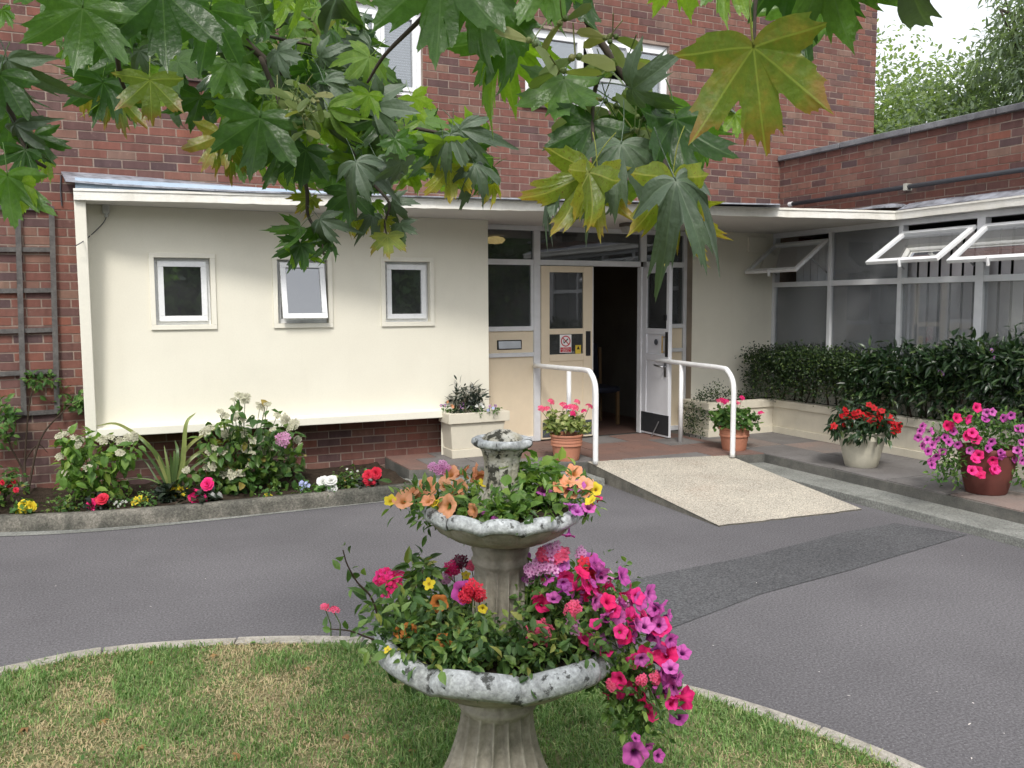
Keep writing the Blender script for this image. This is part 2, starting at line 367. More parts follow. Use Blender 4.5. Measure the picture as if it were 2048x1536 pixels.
# ---- lawn island with flush edging stones
ARC = [(-2.6, 3.35), (-1.9, 3.98), (-1.2, 4.36), (-.47, 4.51), (.0, 4.565), (.57, 4.41), (1.13, 4.14), (1.62, 3.72), (2.0, 3.35), (2.27, 2.96), (2.46, 2.55), (2.58, 2.12), (2.62, 1.6), (2.55, .9), (2.3, .2), (1.8, -.5)]
def catmull(pts, per=8):
    p = [np.array(q, float) for q in pts]; p = [2*p[0]-p[1]]+p+[2*p[-1]-p[-2]]; out = []
    for i in range(1, len(p)-2):
        for k in range(per):
            t = k/per; a, b, c, d = p[i-1:i+3]
            out.append(.5*((2*b)+(-a+c)*t+(2*a-5*b+4*c-d)*t*t+(-a+3*b-3*c+d)*t**3))
    out.append(p[-2]); return np.array(out)
arc = catmull(ARC, 10)
tg = unit(np.gradient(arc, axis=0)); nin = np.stack([tg[:, 1], -tg[:, 0]], 1)      # towards the lawn
inner = arc+nin*.085
lawn_poly = inner+nin*-.004
g = MB(); pl = [tuple(p) for p in lawn_poly]+[(1.0, -1.2), (-1, -2.0), (-3.2, -1.5), (-3.4, 2.2)]
g.prism(pl[::-1], -.05, .018); lawn = part('lawn', g, 'lawn_soil', kind='structure')
ed = thing('lawn_edging', 'pale concrete edging stones curving round the lawn', 'edging', (.57, 4.4, 0))
s_arc = np.concatenate([[0], np.cumsum(np.linalg.norm(np.diff(arc, axis=0), axis=1))])
def arc_pt(A, s): return np.array([np.interp(s, s_arc, A[:, 0]), np.interp(s, s_arc, A[:, 1])])
s0 = .1
while s0 < s_arc[-1]-.3:
    ln = .62 if random.random() < .75 else .3
    ss = np.linspace(s0, min(s0+ln, s_arc[-1]), 7); g = MB(); h = .026+random.uniform(-.004, .004)
    o2 = [arc_pt(arc, s) for s in ss]; i2 = [arc_pt(inner, s) for s in ss]
    g.prism([tuple(p) for p in o2]+[tuple(p) for p in i2[::-1]], -.04, h)
    if g.n: part('edging_stone', g, 'edging_stone', ed, bevel=.006)
    s0 += ln+.008

# ---- flower bed, its kerb and channel
KERB = [(-3.0, 8.35), (-2.2, 7.93), (-1.4, 7.6), (-.72, 7.36), (-.2, 7.2), (.3, 7.13), (.9, 7.11), (1.43, 7.11), (2.2, 7.12), (2.42, 7.12)]
ka = catmull(KERB, 8); kt = unit(np.gradient(ka, axis=0)); kn = np.stack([-kt[:, 1], kt[:, 0]], 1)
kb = ka+kn*.115; KZ = .125
g = MB(); n = len(ka); prof = [(0, 0.), (.004, .085), (.018, KZ-.008), (.035, KZ), (.105, KZ-.004), (.115, .05)]
V = [(*(ka[i]+kn[i]*a), z) for i in range(n) for a, z in prof]; m = len(prof)
g.add(V, [(i*m+j, (i+1)*m+j, (i+1)*m+j+1, i*m+j+1) for i in range(n-1) for j in range(m-1)]+[tuple(range(m))[::-1], tuple((n-1)*m+j for j in range(m))])
kerb = part('kerb', g, 'kerb_concrete', smooth=True, kind='structure')
g = MB(); ch = ka-kn*.13; ee = np.linspace(1, .0, n)[:, None]
V = [(*(ka[i]-kn[i]*(.15 if i < n*.55 else .05)), .004) for i in range(n)]+[(*ka[i]-kn[i]*0, .006) for i in range(n)]
V = [tuple(v[:3]) for v in V]
g.add([(ka[i][0]-kn[i][0]*(.02+.15*max(0, 1-i/(n*.8))), ka[i][1]-kn[i][1]*(.02+.15*max(0, 1-i/(n*.8))), .004) for i in range(n)]+[(ka[i][0]+kn[i][0]*.01, ka[i][1]+kn[i][1]*.01, .008) for i in range(n)],
      [(i, i+1, n+i+1, n+i) for i in range(n-1)])
part('drain_channel', g, 'step_concrete', kind='structure')
g = MB(); nx, ny = 60, 14
for j in range(ny):
    for i in range(nx):
        x = -3+i/(nx-1)*5.45; y0 = np.interp(x, kb[:, 0], kb[:, 1])-.02; y = y0+(YB+.02-y0)*j/(ny-1)
        g.v.append((x, y, .085+.03*math.sin(3*x+y*5)*.3+random.uniform(-.012, .018)+.02*(j/ny))); g.uv.append((0, 0)); g.n += 1
g.f = [(j*nx+i, j*nx+i+1, (j+1)*nx+i+1, (j+1)*nx+i) for j in range(ny-1) for i in range(nx-1)]
soil = part('flower_bed_soil', g, 'soil', smooth=True, kind='structure')

# ---- terrace, steps, ramp
TL, TC, TR_ = (2.53, 7.64), (6.02, 6.866), (5.955, 2.2)
def front_y(x): return TL[1]+(TC[1]-TL[1])*(x-TL[0])/(TC[0]-TL[0])
g = MB(); g.prism([(2.53, YB+.4), TL, TC, TR_, (XG+.2, 2.2), (XG+.2, YB+.4)][::1], -.05, ZP-.012)
terr = part('terrace', g, 'step_edge', kind='structure')
g = MB(); g.prism([(2.27, 7.24), (4.15, 6.86), (4.15, 7.3), (2.5, 7.70), (2.5, 8.2), (2.27, 8.2)], -.05, .065); part('lower_step', g, 'step_concrete', bevel=.006, kind='structure')
g = MB(); xs = lambda y: 5.61+(y-3.82)*.017
g.prism([(xs(2.2), 2.2), (6.1, 2.2), (6.1, 6.95), (xs(6.95)-.0, 6.95)], -.05, .065); part('lower_step_wing', g, 'step_concrete', bevel=.006, kind='structure')
# paving slabs of the terrace
slabs = []
def slab(poly, mat):
    c = np.mean(poly, 0); q = [tuple(c+(np.array(p)-c)*(1-.006/max(.05, np.linalg.norm(np.array(p)-c)))) for p in poly]
    g = MB(); g.prism(q, ZP-.03, ZP+random.uniform(-.0015, .0015)); part('paving_slab', g, mat, terr, bevel=.003)
def clip(poly, a, b):
    """keep the side left of a->b"""
    out = []; a = np.array(a); b = np.array(b); d = b-a; s_ = lambda p: d[0]*(p[1]-a[1])-d[1]*(p[0]-a[0])
    for i in range(len(poly)):
        p, q = np.array(poly[i]), np.array(poly[(i+1) % len(poly)]); sp, sq = s_(p), s_(q)
        if sp >= 0: out.append(tuple(p))
        if sp*sq < 0: out.append(tuple(p+(q-p)*sp/(sp-sq)))
    return out
yy = 8.58; row = 0
while yy > 6.7:
    x = 2.53-(.22 if row % 2 else 0)
    while x < 6.02:
        q = [(x, yy-.45), (x+.45, yy-.45), (x+.45, yy), (x, yy)]
        for a, b in ((TL, TC), (TC, (TC[0], 9)), ((2.53, 9), TL)):
            if len(q) > 2: q = clip(q, a, b)
        if len(q) > 2 and abs(sum(q[i][0]*q[(i+1) % len(q)][1]-q[(i+1) % len(q)][0]*q[i][1] for i in range(len(q))))/2 > .012: slab(q, random.choice(['slab_red', 'slab_red', 'slab_red', 'slab_grey']))
        x += .45
    yy -= .45; row += 1
yy = 8.45; row = 0
while yy > 2.3:
    for k, (xa, xb) in enumerate(((6.02, 6.56), (6.56, 7.10))):
        xa2 = xa if row or k else xa
        q = [(xa, yy-.62), (xb, yy-.62), (xb, yy), (xa, yy)]
        if k == 0: q[0] = (6.02-(6.866-max(2.2, yy-.62))*.014 if yy-.62 < 6.866 else 6.02, yy-.62)
        slab(q, ['slab_grey', 'slab_grey', 'slab_pink', 'slab_grey', 'slab_grey'][(row*2+k*3) % 5])
    yy -= .62; row += 1
# ramp
rb = [at_z(1437, 1054, 0), at_z(1725, 1021, 0)]
rt = [np.array([4.20, front_y(4.2)+.02, ZP]), np.array([5.64, front_y(5.64)+.02, ZP])]
g = MB(); g.add([(rb[0][0], rb[0][1], .004), (rb[1][0], rb[1][1], .004), tuple(rt[1]-(0, 0, .004)), tuple(rt[0]-(0, 0, .004))], [(0, 1, 2, 3)])
n0 = 14; g = MB(); V = []
for i in range(n0+1):
    for j in range(n0+1):
        a = rb[0]+(rb[1]-rb[0])*j/n0; b = rt[0]+(rt[1]-rt[0])*j/n0; p = a+(b-a)*i/n0; p[2] = .012+(ZP-.006-.012)*(i/n0)
        if 0 < i < n0 and 0 < j < n0: p = p+np.array([0, 0, random.uniform(-.003, .003)])
        if i == 0: p[1] += random.uniform(-.012, .012)
        V.append(tuple(p))
g.add(V, [(i*(n0+1)+j, i*(n0+1)+j+1, (i+1)*(n0+1)+j+1, (i+1)*(n0+1)+j) for i in range(n0) for j in range(n0)])
rampo = thing('access_ramp', 'pale pebble-faced concrete ramp up to the entrance terrace', 'ramp', tuple((rb[0]+rb[1])/2))
part('ramp_surface', g, 'aggregate', rampo)
g = MB()
for e in (0, n0):
    ln = [V[i*(n0+1)+e] for i in range(n0+1)]; k = g.n; s_ = .004 if e == 0 else -.004
    g.add([(p[0]+s_, p[1], p[2]-.004) for p in ln]+[(p[0]+s_, p[1], -.03) for p in ln], [(i, i+1, n0+2+i, n0+1+i) for i in range(n0)])
ln = [V[e] for e in range(n0+1)]; g.add([(p[0], p[1]+.003, p[2]-.002) for p in ln]+[(p[0], p[1]+.003, -.03) for p in ln], [(i, i+1, n0+2+i, n0+1+i) for i in range(n0)])
part('ramp_side', g, 'ramp_side', rampo)
# ------------------------------------------------------------------ brickwork
def brick_variants():
    out = []
    for k in range(5):
        g = MB(); g.box(-.1075, .1075, 0, .05, -.0318, .0318); g.v = [(x+random.uniform(-.0016, .0016), y+(random.uniform(-.0012, .0012) if y < .01 else 0), z+random.uniform(-.0016, .0016)) for x, y, z in g.v]
        out.append(g.mesh('brick', 'brick'))
    return out
BRK = brick_variants()
def brick_run(u0, u1, z0, z1, holes, phase=0.0, proud=.006):
    """(centre u, centre z, length) of every brick of a stretcher-bond wall, cut round openings"""
    out = []; k0 = int(math.ceil(z0/.075-1e-6)); k1 = int(math.floor(z1/.075+1e-6))
    for k in range(k0, k1):
        zc = k*.075+.0375; cuts = sorted((a, b) for a, b, c, d in holes if c < zc < d)
        a = math.floor((u0-phase)/.225)*.225+phase+(.1125 if k % 2 else 0)-.225
        while a < u1:
            segs = [(max(a+.0058, u0), min(a+.2192, u1))]
            for c0, c1 in cuts: segs = [q for s in segs for q in ((s[0], min(s[1], c0-.004)), (max(s[0], c1+.004), s[1]))]
            for s in segs:
                if s[1]-s[0] > .03: out.append(((s[0]+s[1])/2, zc, s[1]-s[0]))
            a += .225
    return out
ROTW = Matrix.Rotation(R_(-90), 4, 'Z')
def lay_bricks(runs, to_world, rot, parent, nmax=300):
    items = []
    for u, z, ln in runs:
        p = np.array(to_world(u, z)); q = proj(p); vis = q[2] > .5 and -60 < q[0] < IW+60 and -60 < q[1] < IH+60
        items.append((ln/q[2]**2 if vis else -1, p, ln))
    items.sort(key=lambda t: -t[0]); rest = []
    for i, (a, p, ln) in enumerate(items):
        M = Matrix.Translation(Vector(p)) @ rot @ Matrix.Translation((0, -.003-random.uniform(0, .003), random.uniform(-.001, .001))) @ Matrix.Rotation(random.uniform(-.004, .004), 4, 'Y') @ Matrix.Diagonal((ln/.215, 1, 1, 1))
        if i < nmax and a > 0: link('brick', BRK[i % 5], parent, M)
        else: rest.append(M)
    if rest:
        base = [np.array([v.co[:] for v in m.vertices]) for m in BRK]; T0 = np.array([(0,3,2),(0,2,1),(4,5,6),(4,6,7),(0,1,5),(0,5,4),(1,2,6),(1,6,5),(2,3,7),(2,7,6),(3,0,4),(3,4,7)])
        Vs, Ts = [], []
        for i, M in enumerate(rest):
            A = np.array(M); Vs.append(base[i % 5] @ A[:3, :3].T+A[:3, 3]); Ts.append(T0+8*i)
        link('brickwork', fast_mesh('brickwork', np.concatenate(Vs), np.concatenate(Ts), 'brick'), parent, None, 'stuff')

def holed(g, u0, u1, w0, w1, holes, P, depth):
    """flat wall with openings: front face and the reveals of the openings"""
    us = sorted({u0, u1, *[h[0] for h in holes], *[h[1] for h in holes]}); ws = sorted({w0, w1, *[h[2] for h in holes], *[h[3] for h in holes]})
    for i in range(len(us)-1):
        for j in range(len(ws)-1):
            uc, wc = (us[i]+us[i+1])/2, (ws[j]+ws[j+1])/2
            if uc < u0 or uc > u1 or wc < w0 or wc > w1 or any(h[0] < uc < h[1] and h[2] < wc < h[3] for h in holes): continue
            g.add([P(us[i], ws[j], 0), P(us[i+1], ws[j], 0), P(us[i+1], ws[j+1], 0), P(us[i], ws[j+1], 0)], [(0, 1, 2, 3)])
    for a, b, c, d in holes:
        for p, q in (((a, c), (a, d)), ((a, d), (b, d)), ((b, d), (b, c)), ((b, c), (a, c))):
            g.add([P(*p, 0), P(*q, 0), P(*q, depth), P(*p, depth)], [(0, 1, 2, 3)])
def room(g, x0, x1, y0, y1, z0, z1, open_='front'):
    V = [(x0,y0,z0),(x1,y0,z0),(x1,y1,z0),(x0,y1,z0),(x0,y0,z1),(x1,y0,z1),(x1,y1,z1),(x0,y1,z1)]
    F = {'bottom': (0,1,2,3), 'top': (7,6,5,4), 'front': (4,5,1,0), 'right': (5,6,2,1), 'back': (6,7,3,2), 'left': (7,4,0,3)}
    g.add(V, [f for k, f in F.items() if k != open_])

# ------------------------------------------------------------------ main brick block
bld = thing('brick_building', 'tall red brick block with white upper windows behind the porch', 'building', (4, YB, 0))
def rect_y(a, b, y):
    p = at_y(*a, y); q = at_y(*b, y); return (p[0], q[0], q[2], p[2])
wa = rect_y((668, 0), (846, 200), YB); wb = rect_y((1050, 52), (1337, 236), YB); wc = rect_y((300, -10), (440, 164), YB)
WZ1 = 4.545
wa = (wa[0], wa[1], wa[2]+.02, WZ1); wb = (wb[0], wb[1], 3.765, WZ1); wc = (wc[0], wc[1], 3.69, WZ1)
UP = [wa, wb, wc]; XEND = 9.107
g = MB(); holed(g, -3.2, XEND, 0, 5.95, UP+[(-.08, XG+.02, 0, 2.56)], lambda u, w, d: (u, YB+d, w), .1)
g.add([(XEND, YB, 0), (XEND, 15, 0), (XEND, 15, 5.95), (XEND, YB, 5.95)], [(0, 1, 2, 3)]); g.add([(-3.2, YB, 5.95), (XEND, YB, 5.95), (XEND, 15, 5.95), (-3.2, 15, 5.95)], [(0, 1, 2, 3)])
wall = part('wall', g, 'mortar', bld)
runs = [r for r in brick_run(-3.2, XEND, 0, 5.925, UP+[(-.125, 7.9, 0, 2.57)], .02)]
lay_bricks(runs, lambda u, z: (u, YB, z), Matrix.Identity(4), wall, 300)
lay_bricks(brick_run(YB, 14.9, 2.6, 5.9, [], .1), lambda u, z: (XEND, u, z), Matrix.Rotation(R_(90), 4, 'Z'), wall, 0)

def upper_window(h, divs, opens, blind):
    x0, x1, z0, z1 = h; y = YB+.07
    wn = MB(); f = .055
    for a, b, c, d in ((x0, x1, z0, z0+f), (x0, x1, z1-f, z1), (x0, x0+f, z0+f, z1-f), (x1-f, x1, z0+f, z1-f)): wn.box(a, b, y-.03, y+.03, c, d)
    w_ = part('window', wn, 'upvc', bld, bevel=.004)
    r = MB(); room(r, x0-.3, x1+.3, y+.05, y+1.4, z0-.3, z1+.3); part('room', r, 'inner_dark', w_)
    sl = MB(); sl.box(x0-.05, x1+.05, YB-.045, YB+.06, z0-.045, z0-.003); part('sill', sl, 'tile_sill', w_, bevel=.004)
    xs_ = [x0+f]+[x0+f+(x1-x0-2*f)*d for d in divs]+[x1-f]
    for i in range(len(xs_)-1):
        a, b = xs_[i], xs_[i+1]
        if i: m = MB(); m.box(a-.022, a+.022, y-.032, y+.032, z0+f, z1-f); part('mullion', m, 'upvc', w_, bevel=.003); a += .022
        if i < len(xs_)-2: b -= .022
        zz0, zz1 = z0+f, z1-f
        if i in opens:                                            # top vent pushed open over a fixed light
            zm = zz0+(zz1-zz0)*.42
            m = MB(); m.box(a, b, y-.03, y+.03, zm-.02, zm+.02); part('transom', m, 'upvc', w_, bevel=.003)
            p = MB(); p.box(a+.01, b-.01, y-.003, y+.003, zz0, zm-.02); part('pane', p, 'glass', w_)
            hh = zz1-zm-.02; an = R_(32); dy, dz = -math.sin(an)*hh, -math.cos(an)*hh
            sm = MB(); top = np.array([0, y-.03, zz1]); bot = top+np.array([0, dy, dz]); u_ = np.array([0, dy, dz])/hh; nn_ = np.array([0, -u_[2], u_[1]])
            for (xa, xb, s0_, s1_) in ((a, b, 0, .05), (a, b, hh-.05, hh), (a, a+.05, .05, hh-.05), (b-.05, b, .05, hh-.05)):
                sm.hexa([(xx, *(top+u_*s_+nn_*t_)[1:]) for s_ in (s1_, s0_) for xx, t_ in ((xa, -.02), (xb, -.02), (xb, .02), (xa, .02))])
            sash = part('sash', sm, 'upvc', w_)
            p = MB(); p.add([(xx, *(top+u_*s_)[1:]) for xx, s_ in ((a+.05, hh-.05), (b-.05, hh-.05), (b-.05, .05), (a+.05, .05))], [(0, 1, 2, 3)]); part('pane', p, 'glass', w_)
        else:
            m = MB(); k = .04
            for q in ((a, b, zz0, zz0+k), (a, b, zz1-k, zz1), (a, a+k, zz0+k, zz1-k), (b-k, b, zz0+k, zz1-k)): m.box(q[0]+.002, q[1]-.002, y-.045, y+.02, q[2], q[3])
            part('sash', m, 'upvc', w_, bevel=.004)
            p = MB(); p.box(a+k, b-k, y-.012, y-.006, zz0+k, zz1-k); part('pane', p, 'glass', w_)
        if blind:
            bm = MB(); z = zz0+.02
            while z < zz1: bm.add([(a, y+.075, z), (b, y+.075, z), (b, y+.098, z+.012), (a, y+.098, z+.012)], [(0, 1, 2, 3)]); z += .026
            part('blind', bm, 'blind', w_, kind='stuff')
upper_window(wa, [.5], [], True); upper_window(wb, [.38, .74], [1], False); upper_window(wc, [.5], [], True)

# loose cable down the brickwork
g = MB(); g.tube([at_y(122, 350, YB-.015), at_y(121, 375, YB-.02), at_y(122, 395, YB-.02), at_y(124, 412, YB-.018)], .006, 6)
tag(part('wall_cable', g, 'pipe_dark'), 'short black cable hanging down the bricks left of the porch', 'cable')

# ------------------------------------------------------------------ porch
por = thing('entrance_porch', 'cream rendered entrance porch with long white canopy and three small windows', 'porch', (3.5, 8.3, 0))
FL, FR = (-.135, 7.88), (7.42, 6.575)
def fas_y(x): return FL[1]+(FR[1]-FL[1])*(x-FL[0])/(FR[0]-FL[0])
FT = ZS+.088
g = MB(); g.prism([(FL[0]+.02, FL[1]+.035), (FR[0], FR[1]+.035), (7.56, FR[1]+.035), (7.56, YR), (6.2, YR+.0), (6.2, YD+.1), (3.5, YD+.1), (3.5, YB-.01), (FL[0]+.02, YB-.01)], ZS+.002, FT-.01); part('canopy', g, 'soffit_paint', por)
# plastered fascia with a slightly wavy lower edge
g = MB(); nf = 90; V = []
for i in range(nf+1):
    x = FL[0]+(FR[0]-FL[0])*i/nf; y = fas_y(x); wv = random.uniform(-.003, .003)
    V += [(x, y+.034, ZS+wv), (x, y, ZS+wv), (x, y-.002+random.uniform(-.002, .002), FT-.022), (x, y-.012, FT-.02), (x, y-.012, FT+random.uniform(-.002, .002)), (x, y+.034, FT)]
g.add(V, [(i*6+j, (i+1)*6+j, (i+1)*6+(j+1) % 6, i*6+(j+1) % 6) for i in range(nf) for j in range(6)]+[(5, 4, 3, 2, 1, 0), tuple(nf*6+j for j in range(6))]); part('fascia', g, 'fascia_white', por)
# panel with window openings
PX = lambda px, py: at_y(px, py, YP)
WIN = []
for a, b in (((307, 511), (424, 647)), ((553, 519), (657, 646)), ((769, 526), (860, 645))):
    p, q = PX(*a), PX(*b); WIN.append((p[0], q[0], 1.497, 2.078))
XPE = at_y(977, 650, YP)[0]
XLE = at_y(897, 830, 7.93)[0]+.03; LZ0 = at_y(172, 877, YF)[2]
g = MB(); holed(g, FL[0]+.085, XPE, .56, ZS+.001, WIN, lambda u, w, d: (u, YP+d, w), .12)
g.add([(XPE, YP, ZP), (XPE, YD+.05, ZP), (XPE, YD+.05, ZS), (XPE, YP, ZS)], [(0, 1, 2, 3)]); g.add([(XLE, YP, ZP), (XPE, YP, ZP), (XPE, YP, .6), (XLE, YP, .6)], [(0, 1, 2, 3)])
part('panel', g, 'render_cream', por)
g = MB(); g.hexa([(FL[0], YF, LZ0), (FL[0]+.085, YF, LZ0), (FL[0]+.085, YB-.008, LZ0), (FL[0], YB-.008, LZ0), (FL[0], FL[1]+.03, ZS+.001), (FL[0]+.085, FL[1]+.03, ZS+.001), (FL[0]+.085, YB-.008, ZS+.001), (FL[0], YB-.008, ZS+.001)]); part('side_fin', g, 'trim_cream', por, bevel=.006)
g = MB(); g.hexa([(FL[0]+.085, YF+.003, LZ0), (XLE, YF+.003, LZ0-.012), (XLE, YB-.02, LZ0-.012), (FL[0]+.085, YB-.02, LZ0), (FL[0]+.085, YF+.003, LZ0+.07), (XLE, YF+.003, LZ0+.06), (XLE, YP+.02, LZ0+.07), (FL[0]+.085, YP+.02, LZ0+.08)]); part('ledge', g, 'trim_cream', por, bevel=.006)
g = MB(); room(g, FL[0]+.1, 3.55, YP+.125, 11, .7, 2.48, 'front'); part('inner_room', g, 'inner_dark', por)
# brick plinth below
g = MB(); g.box(FL[0]+.02, 3.6, YPL_, YPL_+.1, 0, .56); pw = part('plinth', g, 'mortar', por)
lay_bricks(brick_run(FL[0]+.02, 3.5, 0.0, .56, [], .06), lambda u, z: (u, YPL_, z), Matrix.Identity(4), pw, 160)
# three small windows
for i, (x0, x1, z0, z1) in enumerate(WIN):
    tm = MB(); b = .042
    for q in ((x0-b, x1+b, z1, z1+b), (x0-b, x0, z0, z1), (x1, x1+b, z0, z1), (x0-b, x1+b, z0-b, z0)): tm.box(q[0], q[1], YP-.02, YP+.004, q[2], q[3])
    y = YP+.075; f = .042; fm = MB()
    for q in ((x0, x1, z0, z0+f), (x0, x1, z1-f, z1), (x0, x0+f, z0+f, z1-f), (x1-f, x1, z0+f, z1-f)): fm.box(q[0]+.001, q[1]-.001, y-.02, y+.035, q[2], q[3])
    w_ = part('window', fm, 'upvc', por, bevel=.004); part('surround', tm, 'trim_cream', w_, bevel=.003)
    k = .048; a, b2, c, d = x0+.028, x1-.028, z0+.03, z1-.028; hh = d-c
    an = R_(12.5) if i == 1 else 0; top = np.array([0, y-.028 if i != 1 else y-.05, d]); u_ = np.array([0, -math.sin(an), -math.cos(an)]); nn_ = np.array([0, -u_[2], u_[1]])
    nn_ = np.array([0, math.cos(an), -math.sin(an)])
    sm = MB()
    for (xa, xb, s0_, s1_) in ((a, b2, 0, k), (a, b2, hh-k, hh), (a, a+k, k, hh-k), (b2-k, b2, k, hh-k)):
        sm.hexa([(xx, *(top+u_*s_+nn_*t_)[1:]) for s_ in (s1_, s0_) for xx, t_ in ((xa, -.022), (xb, -.022), (xb, .022), (xa, .022))])
    part('sash', sm, 'upvc', w_, bevel=.004)
    p = MB(); p.add([(xx, *(top+u_*s_)[1:]) for xx, s_ in ((a+k, hh-k), (b2-k, hh-k), (b2-k, k), (a+k, k))], [(0, 1, 2, 3)]); part('pane', p, 'glass', w_)
    hd = MB(); zc = z0+.018; hd.box((x0+x1)/2-.025, (x0+x1)/2+.025, y-.03, y-.02, zc-.004, zc+.006); part('drip_vent', hd, 'white_paint', w_)

# lead roof and blue flashing over the canopy
g = MB(); lp = [(122, 343, 131, 360), (200, 347, 220, 368), (320, 357, 330, 374), (460, 370, 470, 381), (620, 384, 630, 390), (800, 394, 800, 397), (1000, 404.5, 1000, 404.5), (1300, 413, 1300, 411), (1560, 418, 1560, 413)]
V = []
for ax_, ay_, bx_, by_ in lp:
    p = at_y(ax_, ay_, YB-.008); xf = at_y(bx_, by_, 7.9)[0]; yf = fas_y(max(FL[0], xf))+.0; q = at_y(bx_, by_, yf-.02)
    if q[2] < FT+.012: q[2] = FT+.012
    if p[2] < q[2]+.012: p[2] = q[2]+.012
    V += [p, q, q-np.array([0, 0, .012]), p-np.array([0, 0, .014])]
n = len(lp); g.add(V, [(i*4+j, (i+1)*4+j, (i+1)*4+(j+1) % 4, i*4+(j+1) % 4) for i in range(n-1) for j in range(4)]+[(0, 1, 2, 3), tuple((n-1)*4+j for j in (3, 2, 1, 0))]); part('lead_roof', g, 'lead', por)
g = MB(); V = []
for px in range(150, 1000, 50):
    x = at_y(px, 370, 7.85)[0]; y = fas_y(x)+.012; zt = FT+.085*max(0, 1-(px-150)/800)+.004; V += [(x, y, FT-.004), (x, y+.015, zt), (x, y+.03, zt)]
n = len(V)//3; g.add(V, [(i*3+j, (i+1)*3+j, (i+1)*3+j+1, i*3+j+1) for i in range(n-1) for j in range(2)]); part('flashing', g, 'blue_flashing', por)

# right-hand wall
DX = lambda px, py=700: at_y(px, py, YD)[0]
DZ = lambda px, py: at_y(px, py, YD)[2]
XRW = at_y(1383, 700, YR)[0]
g = MB(); g.add([(XRW, YR, ZP-.02), (XG+.02, YR, ZP-.02), (XG+.02, YR, ZS+.01), (XRW, YR, ZS+.01)], [(0, 1, 2, 3)]); part('side_wall', g, 'render_cream', por)
g = MB(); g.box(XRW-.0, XRW+.004, YR+.001, YD+.06, ZP-.02, ZS); part('wall_end', g, 'tan_paint', por)
for nm, (pa, pb), mt in (('wall_vent', ((1496, 738), (1512, 772)), 'vent_grey'), ('wall_box', ((1495, 474), (1530, 506)), 'render_cream')):
    p, q = at_y(*pa, YR), at_y(*pb, YR); g = MB(); g.box(p[0], q[0], YR-.03, YR-.002, q[2], p[2])
    v_ = part(nm, g, mt, por, bevel=.003)
    if nm == 'wall_vent':
        for k in range(7):
            g = MB(); z = q[2]+(p[2]-q[2])*(k+.5)/7; g.hexa([(p[0]+.01, YR-.036, z-.006), (q[0]-.01, YR-.036, z-.006), (q[0]-.01, YR-.03, z), (p[0]+.01, YR-.03, z), (p[0]+.01, YR-.04, z-.003), (q[0]-.01, YR-.04, z-.003), (q[0]-.01, YR-.03, z+.004), (p[0]+.01, YR-.03, z+.004)]); part('slat', g, 'vent_grey', v_)

# lobby behind the doors
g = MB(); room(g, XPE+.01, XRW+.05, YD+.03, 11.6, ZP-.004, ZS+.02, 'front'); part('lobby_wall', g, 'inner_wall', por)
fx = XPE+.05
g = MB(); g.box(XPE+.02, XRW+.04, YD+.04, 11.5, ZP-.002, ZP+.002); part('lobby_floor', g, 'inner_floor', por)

# door screen members
y0, y1 = YD-.04, YD+.04
xl = XPE-.0; xp0, xp1 = DX(1065), DX(1078); xm0, xm1 = DX(1279, 500), DX(1290, 500); xj0, xj1 = DX(1362), XRW
zt0, zt1 = 2.085, 2.145; zh = ZS-.05
zs0, zs1 = 1.375, 1.425; zr0, zr1 = 1.095, 1.14
g = MB(); g.box(xp0, xp1, y0, y1, ZP, zh); part('post', g, 'frame_grey_white', por, bevel=.004)
g = MB(); g.box(xm0, xm1, y0, y1, zt1, zh); g.box(xm0, xm1, y0, y1, ZP, zt0); part('post', g, 'frame_grey_white', por, bevel=.004)
g = MB(); g.box(xj0, xj1, y0+.002, y1-.002, ZP, zh); part('post', g, 'frame_grey_white', por, bevel=.004)
g = MB(); g.box(xl, xp0, y0+.004, y1-.004, zt0, zt1); g.box(xp1, xm0, y0+.006, y1-.004, zt0, zt1); g.box(xm1, xj0, y0+.004, y1-.004, zt0, zt1); part('transom', g, 'frame_grey_white', por, bevel=.004)
g = MB(); g.box(xl, xj1, y0-.003, y1+.003, zh, ZS+.001); part('head', g, 'frame_grey_white', por, bevel=.003)
for a, b in ((xl, xp0), (xp1, xm0), (xm1, xj0)):
    g = MB(); g.box(a, b, YD-.004, YD+.002, zt1, zh); part('pane', g, 'glass_dark', por)
